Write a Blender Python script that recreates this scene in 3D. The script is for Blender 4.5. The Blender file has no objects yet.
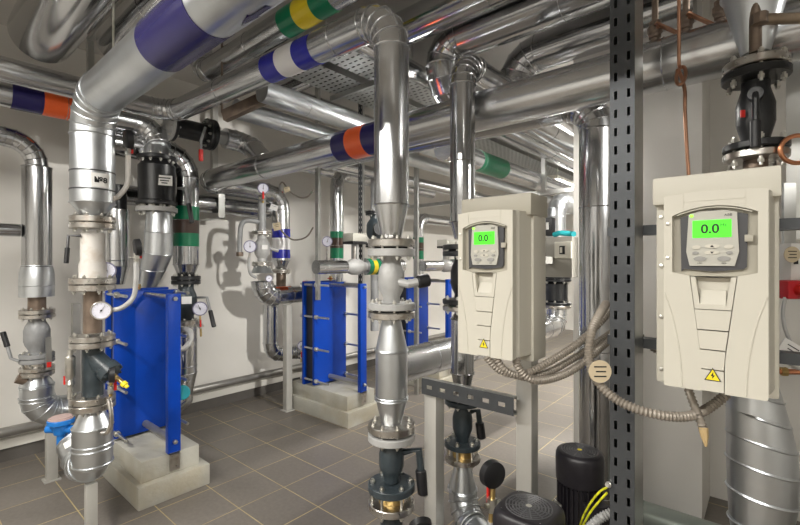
import bpy, bmesh, math, random
from mathutils import Vector, Matrix, Quaternion
random.seed(7)
V = Vector
C = bpy.context.scene.collection
PI = math.pi
# ------------------------------------------------------------------ camera frame (room axes X, Y; eye height 1.45 m)
EYE = 1.45; F = 434.0
CS, SN = 0.762, 0.648
def KX(px): return (px - 400) / F
def PX(px, py, X):
    k = KX(px); z = X / (CS*k - SN); return V((X, (SN*k + CS)*z, EYE + (262-py)/F*z))
def PY(px, py, Y):
    k = KX(px); z = Y / (SN*k + CS); return V(((CS*k - SN)*z, Y, EYE + (262-py)/F*z))
def P(px, py, z):
    k = KX(px); return V(((CS*k - SN)*z, (SN*k + CS)*z, EYE + (262-py)/F*z))
class Col:
    """height and size scale of something standing at a plan position"""
    def __init__(s, x, y):
        s.x, s.y = x, y; s.d = -SN*x + CS*y; s.s = s.d / F; k = (CS*x + SN*y)/s.d; s.w = 1/math.sqrt(1+k*k)
    def z(s, py): return EYE + (262-py)*s.s
    def p(s, py): return V((s.x, s.y, s.z(py)))
    def r(s, n): return n*s.s*s.w
UP = V((0,0,1)); DN = V((0,0,-1)); XP = V((1,0,0)); XM = V((-1,0,0)); YP = V((0,1,0)); YM = V((0,-1,0))
CAMR = V((CS, SN, 0)); CAMF = V((-SN, CS, 0))

# ------------------------------------------------------------------ materials
MAT = {}
def mat(name, col, rough=0.5, metal=0.0, var=0.0, vscale=8.0, bump=0.0, bscale=60.0, rvar=0.0, spec=0.5, emit=None, es=0.0, stain=None, sscale=6.0, samt=0.5):
    if name in MAT: return MAT[name]
    m = bpy.data.materials.new(name); m.use_nodes = True
    nt = m.node_tree; b = nt.nodes['Principled BSDF']
    c = (*col, 1)
    b.inputs['Base Color'].default_value = c
    b.inputs['Roughness'].default_value = rough
    b.inputs['Metallic'].default_value = metal
    b.inputs['Specular IOR Level'].default_value = spec
    tc = nt.nodes.new('ShaderNodeTexCoord')
    def noise(s, det=4):
        n = nt.nodes.new('ShaderNodeTexNoise'); n.inputs['Scale'].default_value = s; n.inputs['Detail'].default_value = det
        nt.links.new(tc.outputs['Object'], n.inputs['Vector']); return n
    cur = None
    if var:
        n = noise(vscale); r = nt.nodes.new('ShaderNodeValToRGB')
        r.color_ramp.elements[0].position = .3; r.color_ramp.elements[1].position = .7
        r.color_ramp.elements[0].color = (*[max(0, x*(1-var)) for x in col], 1)
        r.color_ramp.elements[1].color = (*[min(1, x*(1+var)) for x in col], 1)
        nt.links.new(n.outputs['Fac'], r.inputs['Fac']); cur = r.outputs['Color']
    if stain:
        n = noise(sscale, 6); r = nt.nodes.new('ShaderNodeValToRGB')
        r.color_ramp.elements[0].position = .5; r.color_ramp.elements[1].position = .68
        r.color_ramp.elements[0].color = (0,0,0,1); r.color_ramp.elements[1].color = (samt,samt,samt,1)
        nt.links.new(n.outputs['Fac'], r.inputs['Fac'])
        mx = nt.nodes.new('ShaderNodeMixRGB'); mx.inputs['Color1'].default_value = c; mx.inputs['Color2'].default_value = (*stain, 1)
        if cur: nt.links.new(cur, mx.inputs['Color1'])
        nt.links.new(r.outputs['Color'], mx.inputs['Fac']); cur = mx.outputs['Color']
    if cur: nt.links.new(cur, b.inputs['Base Color'])
    if rvar:
        n = noise(vscale*1.7); mr = nt.nodes.new('ShaderNodeMapRange')
        mr.inputs['To Min'].default_value = max(.02, rough-rvar); mr.inputs['To Max'].default_value = rough+rvar
        nt.links.new(n.outputs['Fac'], mr.inputs['Value']); nt.links.new(mr.outputs['Result'], b.inputs['Roughness'])
    if bump:
        n = noise(bscale); bn = nt.nodes.new('ShaderNodeBump'); bn.inputs['Strength'].default_value = bump; bn.inputs['Distance'].default_value = .01
        nt.links.new(n.outputs['Fac'], bn.inputs['Height']); nt.links.new(bn.outputs['Normal'], b.inputs['Normal'])
    if emit:
        b.inputs['Emission Color'].default_value = (*emit, 1); b.inputs['Emission Strength'].default_value = es
    MAT[name] = m; return m
GALV = mat('galvanized_jacket', (.60,.61,.625), .23, 1, .08, 6, 0, 14, .06)
GALVB = mat('bright_jacket', (.61,.635,.66), .33, 1, .08, 7, 0, 10, .06)
DUCT = mat('polished_duct', (.62,.625,.635), .13, 1, .05, 5, 0, 8, .04)
GALVD = mat('smooth_dark_reflection_jacket', (.46,.465,.475), .17, 1, .08, 5, 0, 8, .05)  # base tone lowered to carry the reflections of dark surroundings
SEAM = mat('seam_bead', (.80,.81,.82), .22, 1)
STEEL = mat('flange_steel', (.56,.54,.51), .29, 1, .12, 30, 0, 80, .06, stain=(.30,.20,.13), sscale=25, samt=.45)
ZINC = mat('zinc_bolt', (.68,.67,.63), .3, 1, .1, 40)
PRIMER = mat('white_primer_pipe', (.60,.575,.54), .6, 0, .08, 12, stain=(.36,.26,.17), sscale=14, samt=.5)
GREYCAST = mat('grey_cast_iron', (.30,.305,.31), .5, .2, .1, 20, .15, 90)
LGREYCAST = mat('light_grey_cast_iron', (.44,.44,.435), .5, .15, .1, 18, .15, 90)
DARKCAST = mat('dark_painted_iron', (.035,.047,.055), .33, 0, .2, 20, .15, 90)
BLACKCAST = mat('black_painted_iron', (.014,.015,.017), .34, 0, .2, 20, .1, 90)
BROWN = mat('brown_primed_pipe', (.185,.14,.108), .45, .55, .25, 20, .1, 60, .1)
BLACKPL = mat('black_plastic', (.012,.012,.014), .42, 0, .15, 30)
MOTORBLK = mat('black_motor_paint', (.016,.014,.018), .38, 0, .2, 40, .05, 200)
BLUE = mat('blue_enamel', (.001,.042,.33), .30, 0, .08, 6, spec=.35)
BLUEM = mat('blue_meter_paint', (.01,.17,.55), .4)
TEAL = mat('teal_paint', (.0,.25,.30), .4)
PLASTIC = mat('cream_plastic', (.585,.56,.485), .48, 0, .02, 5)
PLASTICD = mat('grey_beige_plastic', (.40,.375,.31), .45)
PANELGREY = mat('keypad_grey', (.47,.46,.41), .42)
SOFTBLK = mat('dark_grey_plastic', (.055,.055,.06), .4)
RACK = mat('rack_post_steel', (.50,.49,.46), .42, .45, .06, 10)
SLOTG = mat('slotted_channel_steel', (.075,.08,.087), .42, .5, .12, 8, .05, 30)
SLOTD = mat('channel_side_steel', (.55,.555,.54), .3, .95, .1, 8)
PAINTLEG = mat('grey_painted_leg', (.42,.41,.38), .5, .1, .06, 12)
CONC = mat('painted_concrete', (.44,.43,.38), .75, 0, .1, 5, .25, 40, stain=(.36,.29,.17), sscale=4, samt=.4)
COPPER = mat('copper_tube', (.70,.31,.17), .3, 1, .15, 20)
COPPERD = mat('dull_copper_tube', (.40,.21,.13), .42, .8, .2, 20)
BRASS = mat('brass', (.62,.45,.19), .35, 1, .15, 30)
RED = mat('red_lever', (.60,.02,.015), .4)
ORANGE = mat('orange_film', (.86,.135,.03), .28)
NAVY = mat('navy_film', (.022,.018,.115), .26)
ROYAL = mat('blue_film', (.022,.026,.36), .26)
GREEN = mat('green_film', (.0,.19,.085), .28)
YELLOW = mat('yellow_film', (.80,.62,.02), .3)
BROWNB = mat('brown_film', (.055,.028,.018), .3)
WHITE = mat('white_film', (.80,.79,.80), .35)
PAPER = mat('white_label', (.80,.79,.77), .6)
INK = mat('black_ink', (.01,.01,.012), .6)
REDINK = mat('red_ink', (.5,.02,.02), .6)
CONDUIT = mat('grey_conduit', (.30,.265,.225), .45, .25, .12, 25)
CARD = mat('beige_card_tag', (.62,.52,.36), .7)
TAPE = mat('tan_tape', (.55,.40,.20), .6)
GREENPIPE = mat('grey_green_pipe', (.31,.35,.32), .35, .5, .06, 10)
WALLPIPE = mat('grey_wall_pipe', (.36,.35,.33), .35, .7, .06, 10)
DIAL = mat('gauge_dial', (.74,.74,.84), .4)
GCASE = mat('gauge_case', (.26,.25,.38), .3, .8)
LCD = mat('green_lcd', (.05,.5,.03), .3, emit=(.10,1.0,.02), es=.75)
LED = mat('green_led', (.1,.6,.05), .3, emit=(.35,1.0,.05), es=1.6)
GLASS = mat('clear_cover', (.5,.5,.45), .1)
HAZ = mat('hazard_yellow', (.86,.70,.02), .45)
WIREG = mat('earth_wire', (.70,.68,.02), .45, var=.5, vscale=60)
def holes_mat(name, col, sx, sy, dx, dy, stag=True, metal=.9, rough=.35):
    """sheet metal with punched rectangular holes, pattern in object X/Y"""
    m = bpy.data.materials.new(name); m.use_nodes = True; nt = m.node_tree; b = nt.nodes['Principled BSDF']
    b.inputs['Base Color'].default_value = (*col, 1); b.inputs['Metallic'].default_value = metal; b.inputs['Roughness'].default_value = rough
    tc = nt.nodes.new('ShaderNodeTexCoord'); sp = nt.nodes.new('ShaderNodeSeparateXYZ'); nt.links.new(tc.outputs['Object'], sp.inputs[0])
    def M(op, a, b2=None):
        n = nt.nodes.new('ShaderNodeMath'); n.operation = op
        for i, v in ((0, a), (1, b2)):
            if v is None: continue
            if isinstance(v, (int, float)): n.inputs[i].default_value = v
            else: nt.links.new(v, n.inputs[i])
        return n.outputs[0]
    fy = M('DIVIDE', sp.outputs[1], sy); row = M('FLOOR', fy)
    fx = M('DIVIDE', sp.outputs[0], sx)
    if stag: fx = M('ADD', fx, M('MULTIPLY', M('MODULO', M('ABSOLUTE', row), 2.0), .5))
    inx = M('LESS_THAN', M('ABSOLUTE', M('SUBTRACT', M('FRACT', fx), .5)), dx/sx/2)
    iny = M('LESS_THAN', M('ABSOLUTE', M('SUBTRACT', M('FRACT', fy), .5)), dy/sy/2)
    fac = M('MULTIPLY', inx, iny)
    tr = nt.nodes.new('ShaderNodeBsdfTransparent'); mix = nt.nodes.new('ShaderNodeMixShader')
    nt.links.new(fac, mix.inputs[0]); nt.links.new(b.outputs[0], mix.inputs[1]); nt.links.new(tr.outputs[0], mix.inputs[2])
    nt.links.new(mix.outputs[0], nt.nodes['Material Output'].inputs[0]); MAT[name] = m; return m
TRAY = holes_mat('perforated_tray_steel', (.62,.63,.62), .05, .05, .030, .015)

# ------------------------------------------------------------------ mesh builder
def frame(d):
    d = d.normalized(); a = UP if abs(d.z) < .9 else XP
    u = a.cross(d).normalized(); return u, d.cross(u).normalized()
class MB:
    def __init__(s): s.bm = bmesh.new()
    def lathe(s, p, d, prof, n=32, cap=True):
        p = V(p); d = V(d).normalized(); u, v = frame(d); rings = []
        # prof items: (t, r); creases come from sharp angles
        for t, r in prof:
            rings.append([s.bm.verts.new(p + d*t + (u*math.cos(a) + v*math.sin(a))*max(r, 1e-5)) for a in [2*PI*i/n for i in range(n)]])
        for A, B in zip(rings, rings[1:]):
            for i in range(n): s.bm.faces.new((A[i], A[(i+1)%n], B[(i+1)%n], B[i]))
        if cap:
            if prof[0][1] > 1e-4: s.bm.faces.new(rings[0][::-1])
            if prof[-1][1] > 1e-4: s.bm.faces.new(rings[-1])
        return s
    def cyl(s, a, b, r, n=24, bev=0):
        a = V(a); b = V(b); L = (b-a).length
        pr = [(0,r),(L,r)] if not bev else [(0,r-bev),(bev,r),(L-bev,r),(L,r-bev)]
        return s.lathe(a, b-a, pr, n)
    def ring(s, p, nrm, R, r, n=40, m=6):
        u, v = frame(V(nrm)); pts = [V(p) + (u*math.cos(2*PI*i/n) + v*math.sin(2*PI*i/n))*R for i in range(n)]
        return s.tube(pts, r, m, closed=True)
    def tube(s, pts, r, n=10, closed=False, radii=None):
        pts = [V(q) for q in pts]; N = len(pts); rings = []; u = None; pd = None
        for i, q in enumerate(pts):
            if closed: d = (pts[(i+1)%N] - pts[i-1]).normalized()
            else: d = ((pts[min(i+1, N-1)] - pts[max(i-1, 0)])).normalized()
            if u is None: u, _ = frame(d)
            else: u = pd.rotation_difference(d) @ u
            u = (u - d*u.dot(d)).normalized(); v = d.cross(u); pd = d
            rr = radii[i] if radii else r
            rings.append([s.bm.verts.new(q + (u*math.cos(2*PI*k/n) + v*math.sin(2*PI*k/n))*rr) for k in range(n)])
        M = N if closed else N-1
        for i in range(M):
            A, B = rings[i], rings[(i+1)%N]
            off = 0
            if closed and i == N-1:
                off = min(range(n), key=lambda k: (B[k].co - A[0].co).length)
            for k in range(n): s.bm.faces.new((A[k], A[(k+1)%n], B[(k+1+off)%n], B[(k+off)%n]))
        if not closed: s.bm.faces.new(rings[0][::-1]); s.bm.faces.new(rings[-1])
        return s
    def gores(s, pts, nrm, r, n=36, bead=.004, radii=None):
        """segmented sheet-metal elbow: straight gores between the planes (pts, nrm), a bead on each joint"""
        for i in range(len(pts)-1):
            a, b = pts[i], pts[i+1]; d = (b-a).normalized(); u, v = frame(d); rr = []
            for q, nn, rad in ((a, nrm[i], (radii[i] if radii else r)), (b, nrm[i+1], (radii[i+1] if radii else r))):
                row = []
                for k in range(n):
                    c = (u*math.cos(2*PI*k/n) + v*math.sin(2*PI*k/n))*rad
                    row.append(s.bm.verts.new(q + c - d*(c.dot(nn)/d.dot(nn))))
                rr.append(row)
            for k in range(n): s.bm.faces.new((rr[0][k], rr[0][(k+1)%n], rr[1][(k+1)%n], rr[1][k]))
        if bead:
            for q, nn, i in zip(pts, nrm, range(len(pts))): s.ring(q, nn, (radii[i] if radii else r)+bead*.3, bead, n)
        return s
    def box(s, c, size, rot=None, bev=0):
        r = bmesh.ops.create_cube(s.bm, size=1)
        M = Matrix.Translation(V(c)) @ ((rot.to_4x4()) if rot else Matrix()) @ Matrix.Diagonal((*size, 1))
        bmesh.ops.transform(s.bm, matrix=M, verts=r['verts'])
        if bev:
            ed = list({e for v in r['verts'] for e in v.link_edges})
            bmesh.ops.bevel(s.bm, geom=ed, offset=bev, segments=2, affect='EDGES', profile=.6)
        return s
    def bx(s, x0, x1, y0, y1, z0, z1, bev=0):
        return s.box(((x0+x1)/2, (y0+y1)/2, (z0+z1)/2), (abs(x1-x0), abs(y1-y0), abs(z1-z0)), None, bev)
    def beam(s, a, b, w, h, bev=0):
        a = V(a); b = V(b); d = b-a; u, v = frame(d); R = Matrix((u, v, d.normalized())).transposed()
        return s.box((a+b)/2, (w, h, d.length), R, bev)
    def prism(s, poly, o, ax, ay, az, depth):
        """polygon (list of 2d) in plane ax, ay at o, extruded depth along az"""
        o = V(o); A = [s.bm.verts.new(o + ax*x + ay*y) for x, y in poly]; B = [s.bm.verts.new(o + ax*x + ay*y + az*depth) for x, y in poly]
        n = len(poly); s.bm.faces.new(A); s.bm.faces.new(B[::-1])
        for i in range(n): s.bm.faces.new((A[i], B[i], B[(i+1)%n], A[(i+1)%n]))
        return s
    def build(s, name, m, parent=None, smooth=True, ang=32, origin=None):
        root = parent
        while root is not None and root.parent is not None: root = root.parent
        o0 = V(root.location) if root is not None else V(origin or (0,0,0))
        if root is None and origin is None and s.bm.verts:
            lo = [min(v.co[i] for v in s.bm.verts) for i in range(3)]; hi = [max(v.co[i] for v in s.bm.verts) for i in range(3)]
            o0 = V(((lo[0]+hi[0])/2, (lo[1]+hi[1])/2, lo[2]))
        bmesh.ops.recalc_face_normals(s.bm, faces=s.bm.faces[:])
        me = bpy.data.meshes.new(name); bmesh.ops.translate(s.bm, vec=-o0, verts=s.bm.verts[:])
        s.bm.to_mesh(me); s.bm.free()
        if smooth:
            me.shade_smooth(); me.set_sharp_from_angle(angle=math.radians(ang))
        me.materials.append(m)
        o = bpy.data.objects.new(name, me); C.objects.link(o)
        if parent is not None: o.parent = parent
        else: o.location = o0
        return o
def tag(o, label=None, cat=None, group=None, kind=None):
    if label: o['label'] = label
    if cat: o['category'] = cat
    if group: o['group'] = group
    if kind: o['kind'] = kind
    return o
def thing(name, label, cat, loc, group=None):
    o = bpy.data.objects.new(name, None); C.objects.link(o); o.location = V(loc); o.empty_display_size = .05
    return tag(o, label, cat, group)
def dup(root, off, label):
    r = root.copy(); C.objects.link(r); r.location = V(root.location) + V(off); r['label'] = label
    for ch in list(root.children):
        c = ch.copy(); C.objects.link(c); c.parent = r
        for g in list(ch.children):
            d = g.copy(); C.objects.link(d); d.parent = c
    return r
_bolts = {}
def bolt(parent, p, d, r, a, b, m=ZINC):
    """hex bolt through a joint, from -a to +b about p along d"""
    key = (round(r,4), round(a,4), round(b,4), m.name)
    root = parent
    while root.parent is not None: root = root.parent
    if key not in _bolts:
        q = MB(); h = r*1.1
        q.lathe((0,0,-a-h), UP, [(0,r),(h,r)], 6); q.lathe((0,0,b), UP, [(0,r),(h,r)], 6)
        q.lathe((0,0,-a-h*1.8), UP, [(0,r*.55),(a+b+h*3.4,r*.55)], 8)
        bmesh.ops.recalc_face_normals(q.bm, faces=q.bm.faces[:])
        me = bpy.data.meshes.new('bolt'); q.bm.to_mesh(me); q.bm.free(); me.materials.append(m); _bolts[key] = me
    o = bpy.data.objects.new('bolt', _bolts[key]); C.objects.link(o); o.parent = parent
    o.location = V(p) - V(root.location); o.rotation_mode = 'QUATERNION'; o.rotation_quaternion = V((0,0,1)).rotation_difference(V(d).normalized())
    return o
def flange(parent, p, d, R, th, m=STEEL, bolts=0, ext=(None,None), ph=.3, rb=None, hub=None):
    d = V(d).normalized(); q = MB(); b = min(.003, th*.2)
    q.lathe(V(p)-d*th/2, d, [(0,R-b),(b,R),(th-b,R),(th,R-b)], 40)
    if hub: q.lathe(V(p)-d*(th/2+hub[1]), d, [(0,hub[0]),(hub[1],hub[0]*1.15),(th+hub[1],hub[0]*1.15),(th+2*hub[1],hub[0])], 28)
    f = q.build('flange', m, parent); u, v = frame(d); rb = rb or R*.085
    for i in range(bolts):
        a = 2*PI*(i+ph)/bolts
        bolt(f, V(p)+(u*math.cos(a)+v*math.sin(a))*R*.80, d, rb, ext[0] if ext[0] is not None else th/2, ext[1] if ext[1] is not None else th/2)
    return f
def joint(parent, p, d, R, th, gap=.004, bolts=8, m1=STEEL, m2=STEEL, ph=.3, rb=None):
    """two mating flanges centred at p, bolted"""
    d = V(d).normalized(); off = th/2+gap/2
    flange(parent, V(p)-d*off, d, R, th, m1, bolts, (th/2, th*1.5+gap), ph, rb)
    flange(parent, V(p)+d*off, d, R*1.0, th, m2, 0)
    MB().cyl(V(p)-d*gap/2, V(p)+d*gap/2, R*.72, 24).build('gasket', BLACKPL, parent)
# ------------------------------------------------------------------ insulated pipe runs
def arcpts(p0, p1, p2, R, n):
    d1 = (p1-p0).normalized(); d2 = (p2-p1).normalized(); ang = d1.angle(d2); T = R*math.tan(ang/2)
    a = p1 - d1*T; ax = d1.cross(d2).normalized(); cen = a + ax.cross(d1)*R
    pts = []; nr = []
    for i in range(n+1):
        q = Quaternion(ax, ang*i/n); pts.append(cen + q @ (a-cen)); nr.append(q @ d1)
    return pts, nr
def pipe(name, label, cat, pts, r, R=None, m=GALV, nseg=5, bands=(), seam=1.0, group=None, cone0=None, cone1=None, bead=.004, smooth_elbow=False, off=.35):
    """bands: (segment, t0, t1, material) distances along that straight's corner-to-corner line
       cone0/cone1: (length, end radius) reducers at the ends"""
    pts = [V(p) for p in pts]; R = R or r*2.0
    t = thing(name, label, cat, pts[0], group); N = len(pts); start = pts[0]
    segs = []
    for i in range(1, N):
        end = pts[i]
        if i < N-1:
            ap, an = arcpts(pts[i-1], pts[i], pts[i+1], R, nseg); end = ap[0]
        segs.append((start, end))
        if i < N-1:
            q = MB()
            if smooth_elbow: q.tube(ap, r, 28)
            else: q.gores(ap, an, r, 36, bead)
            q.build('elbow', m, t); start = ap[-1]
    for i, (a, b) in enumerate(segs):
        d = (b-a).normalized(); L = (b-a).length; q = MB()
        prof = [(0,r),(L,r)]
        q.lathe(a, d, prof, 40, cap=True)
        if seam:
            x = off
            while x < L-.1:
                q.ring(a+d*x, d, r+.0005, bead*.7, 40, 6); x += seam
        q.build('jacket', m, t)
    for i, t0, t1, bm_ in bands:
        d = (pts[i+1]-pts[i]).normalized()
        MB().lathe(pts[i]+d*min(t0,t1), d, [(0,r+.0005),(0,r+.0018),(abs(t1-t0),r+.0018),(abs(t1-t0),r+.0005)], 48, cap=False).build('colour_band', bm_, t)
    for cn, p, d in ((cone0, pts[0], pts[0]-pts[1]), (cone1, pts[-1], pts[-1]-pts[-2])):
        if cn:
            q = MB(); d = d.normalized(); q.lathe(p, d, [(0,r),(cn[0],cn[1])], 40); q.ring(p, d, r+.001, bead, 40)
            q.build('cone', m, t)
    return t
def jacket(parent, a, b, r, m=GALV, rings=(), bead=.004):
    q = MB(); a = V(a); b = V(b); q.cyl(a, b, r, 40); d = (b-a)
    for f in rings: q.ring(a+d*f, d, r+.0005, bead, 40)
    return q.build('jacket', m, parent)
def cone(parent, a, b, r0, r1, m=GALV, bead=.004):
    a = V(a); b = V(b); q = MB(); q.lathe(a, b-a, [(0,r0),((b-a).length,r1)], 40)
    q.ring(a if r0 > r1 else b, b-a, max(r0,r1)+.0005, bead, 40)
    return q.build('cone', m, parent)
def band(parent, p, d, r, L, m):
    return MB().lathe(p, d, [(0,r+.0005),(0,r+.002),(L,r+.002),(L,r+.0005)], 48, cap=False).build('colour_band', m, parent)
def spline(pts, n=8):
    pts = [V(p) for p in pts]; out = []
    for i in range(len(pts)-1):
        p0 = pts[max(i-1,0)]; p1 = pts[i]; p2 = pts[i+1]; p3 = pts[min(i+2,len(pts)-1)]
        for k in range(n):
            t = k/n; out.append(.5*((2*p1)+(p2-p0)*t+(2*p0-5*p1+4*p2-p3)*t*t+(3*p1-p0-3*p2+p3)*t**3))
    return out+[pts[-1]]
def body_valve(parent, p, d, L, r, neck, m):
    MB().lathe(p, d, [(0,neck),(L*.12,neck),(L*.26,r*.9),(L*.36,r),(L*.64,r),(L*.74,r*.9),(L*.88,neck),(L,neck)], 36).build('body', m, parent)
def lever(parent, a, b, c, r, m=GREYCAST, gm=BLACKPL, grip=True):
    """arm from a over b to c, the last half of b-c sheathed"""
    a, b, c = V(a), V(b), V(c); mid = b.lerp(c, .45)
    l = MB().tube([a, b, c], r, 10).build('lever', m, parent)
    if grip: MB().cyl(mid, c+(c-b).normalized()*.004, r*1.55, 14, r*.3).build('grip', gm, l)
def text(parent, s, size, o, ax, ay, m, name='lettering', align='CENTER', bold=0):
    cu = bpy.data.curves.new('t', 'FONT'); cu.body = s; cu.size = size; cu.align_x = align; cu.align_y = 'CENTER'; cu.extrude = .0002; cu.offset = bold
    ob = bpy.data.objects.new('t', cu); C.objects.link(ob); dg = bpy.context.evaluated_depsgraph_get()
    me = bpy.data.meshes.new_from_object(ob.evaluated_get(dg)); bpy.data.objects.remove(ob); bpy.data.curves.remove(cu)
    az = ax.cross(ay); M = Matrix((ax, ay, az)).transposed().to_4x4(); M.translation = V(o)
    root = parent
    while root.parent is not None: root = root.parent
    me.transform(Matrix.Translation(-V(root.location)) @ M); me.materials.clear(); me.materials.append(m)
    t = bpy.data.objects.new(name, me); C.objects.link(t); t.parent = parent; return t
def gauge(label, c, n, r, stem_to=None, name='pressure_gauge', case=GCASE, dial=DIAL, valve=None, group='pressure gauges', needle=2.2, sr=.008, via=None):
    c = V(c); n = V(n).normalized(); t = thing(name, label, 'gauge', c if stem_to is None else stem_to, group)
    q = MB(); th = r*.62
    q.lathe(c-n*th*.5, n, [(0,r*.8),(th*.15,r*.97),(th*.8,r),(th,r*1.02),(th*1.05,r*.98),(th*1.05,r*.88),(th*.9,r*.86)], 36)
    q.build('case', case, t)
    dl = MB().cyl(c+n*th*.38, c+n*th*.44, r*.87, 36).build('dial', dial, t)
    u = UP.cross(n).normalized(); v = n.cross(u)
    q = MB(); o = c+n*(th*.44+.0008)
    for i in range(11):
        a = math.radians(225-27*i); e = u*math.cos(a)+v*math.sin(a)
        q.beam(o+e*r*.66, o+e*r*.80, r*.035, .0006)
    q.build('scale_marks', INK, dl)
    e = u*math.cos(needle)+v*math.sin(needle)
    MB().beam(o-e*r*.25+n*.001, o+e*r*.62+n*.001, r*.06, .001).lathe(o, n, [(0,r*.1),(.003,r*.1)], 12).build('needle', INK, t)
    if stem_to is not None:
        s0 = c-UP*r*.95 if via is None else c - n*th*.4
        q = MB(); pts = [s0]+([V(x) for x in via] if via else [])+[V(stem_to)]
        q.tube(pts if len(pts) == 2 else spline(pts, 5), sr, 10); q.build('stem', BRASS if valve else STEEL, t)
        if valve:
            m_ = s0.lerp(V(stem_to), .5)
            MB().cyl(m_-UP*sr*2.5, m_+UP*sr*2.5, sr*1.9, 6).cyl(m_-u*sr*4, m_+u*sr*3, sr*1.1, 8).build('cock', ZINC, t)
            MB().beam(m_+n*sr*2.2-UP*sr*1, m_+n*sr*2.2+UP*sr*6, sr*1.6, sr*.8).build('handle', RED, t)
    return t
def smallvalve(label, p, d, r, ldir, m=BRASS, hm=RED, group='small drain cocks'):
    p = V(p); d = V(d).normalized(); t = thing('ball_valve', label, 'valve', p, group)
    MB().lathe(p, d, [(0,r*.8),(r*1.4,r*.8),(r*1.5,r*1.2),(r*2.2,r*1.2),(r*2.6,r*1.5),(r*3.8,r*1.5),(r*4.2,r*1.2),(r*5,r*1.2)], 10).build('body', m, t)
    c = p+d*r*3.2; l = V(ldir).normalized(); w = l.cross(d).normalized()
    MB().cyl(c, c+w*r*2.2, r*.45, 8).beam(c+w*r*2.2-l*r, c+w*r*2.2+l*r*5.5, r*.9, r*.4).build('handle', hm, t)
    return t
# ================================================================== THE ROOM
ZC = 3.18
WALL = mat('wall_paint', (.72,.70,.66), .6, 0, .03, 3, .03, 120)
CEIL = mat('ceiling_paint', (.62,.60,.57), .8, 0, .04, 3)
DARKTILE = mat('dark_tile_baseboard', (.10,.092,.084), .4, 0, .15, 6)
LEDGE = mat('wall_ledge_paint', (.66,.64,.59), .6)
def floor_mat():
    m = bpy.data.materials.new('floor_tiles'); m.use_nodes = True; nt = m.node_tree; b = nt.nodes['Principled BSDF']
    tc = nt.nodes.new('ShaderNodeTexCoord'); mp = nt.nodes.new('ShaderNodeMapping')
    mp.inputs['Location'].default_value = (2.385+.345*20, -1.648+.312*20, 0)
    nt.links.new(tc.outputs['Object'], mp.inputs['Vector'])
    br = nt.nodes.new('ShaderNodeTexBrick'); br.offset = 0; br.squash = 1
    br.inputs['Scale'].default_value = 1; br.inputs['Brick Width'].default_value = .345; br.inputs['Row Height'].default_value = .312
    br.inputs['Mortar Size'].default_value = .0035; br.inputs['Mortar Smooth'].default_value = .3; br.inputs['Bias'].default_value = 0
    br.inputs['Color1'].default_value = (.185,.165,.145,1); br.inputs['Color2'].default_value = (.160,.143,.126,1)
    nt.links.new(mp.outputs[0], br.inputs['Vector'])
    n = nt.nodes.new('ShaderNodeTexNoise'); n.inputs['Scale'].default_value = 2.2; n.inputs['Detail'].default_value = 5; nt.links.new(tc.outputs['Object'], n.inputs['Vector'])
    r = nt.nodes.new('ShaderNodeValToRGB'); r.color_ramp.elements[0].position = .35; r.color_ramp.elements[1].position = .7
    r.color_ramp.elements[0].color = (.34,.27,.15,1); r.color_ramp.elements[1].color = (.56,.45,.22,1); nt.links.new(n.outputs['Fac'], r.inputs['Fac'])
    nt.links.new(r.outputs['Color'], br.inputs['Mortar'])
    n2 = nt.nodes.new('ShaderNodeTexNoise'); n2.inputs['Scale'].default_value = 45; n2.inputs['Detail'].default_value = 6; nt.links.new(tc.outputs['Object'], n2.inputs['Vector'])
    mx = nt.nodes.new('ShaderNodeMixRGB'); mx.blend_type = 'OVERLAY'; mx.inputs['Fac'].default_value = .22
    nt.links.new(br.outputs['Color'], mx.inputs['Color1']); nt.links.new(n2.outputs['Fac'], mx.inputs['Color2'])
    nt.links.new(mx.outputs['Color'], b.inputs['Base Color']); b.inputs['Roughness'].default_value = .42
    bn = nt.nodes.new('ShaderNodeBump'); bn.inputs['Strength'].default_value = .35; bn.inputs['Distance'].default_value = .004; bn.invert = True
    nt.links.new(br.outputs['Fac'], bn.inputs['Height']); nt.links.new(bn.outputs['Normal'], b.inputs['Normal'])
    return m
def struct(name, q, m):
    o = q.build(name, m, None, smooth=False, origin=(0,0,0)); return tag(o, kind='structure')
X0, X1, Y0, Y1 = -4.25, 2.2, -2.6, 9.5
struct('floor', MB().bx(X0-.2, X1+.2, Y0-.2, Y1+.2, -.1, 0), floor_mat())
struct('ceiling', MB().bx(X0-.2, X1+.2, Y0-.2, Y1+.2, ZC, ZC+.1), CEIL)
struct('wall_left', MB().bx(X0-.2, X0, Y0-.2, Y1+.2, 0, ZC), WALL)
struct('wall_far', MB().bx(X0, X1, Y1, Y1+.2, 0, ZC), WALL)
struct('wall_right', MB().bx(X1, X1+.2, Y0-.2, Y1+.2, 0, ZC), WALL)
struct('wall_rear', MB().bx(X0, X1, Y0-.2, Y0, 0, ZC), WALL)
struct('wall_pier', MB().bx(-.972, -.28, 2.89, 3.55, 0, ZC), WALL)
struct('wall_back', MB().bx(-.28, X1, 3.3, 3.5, 0, ZC), WALL)
struct('baseboard_left', MB().bx(X0, X0+.012, Y0, Y1, 0, .10), DARKTILE)
struct('trim_1', MB().bx(X0, X0+.035, Y0, Y1, .10, .165, .004), LEDGE)

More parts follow.
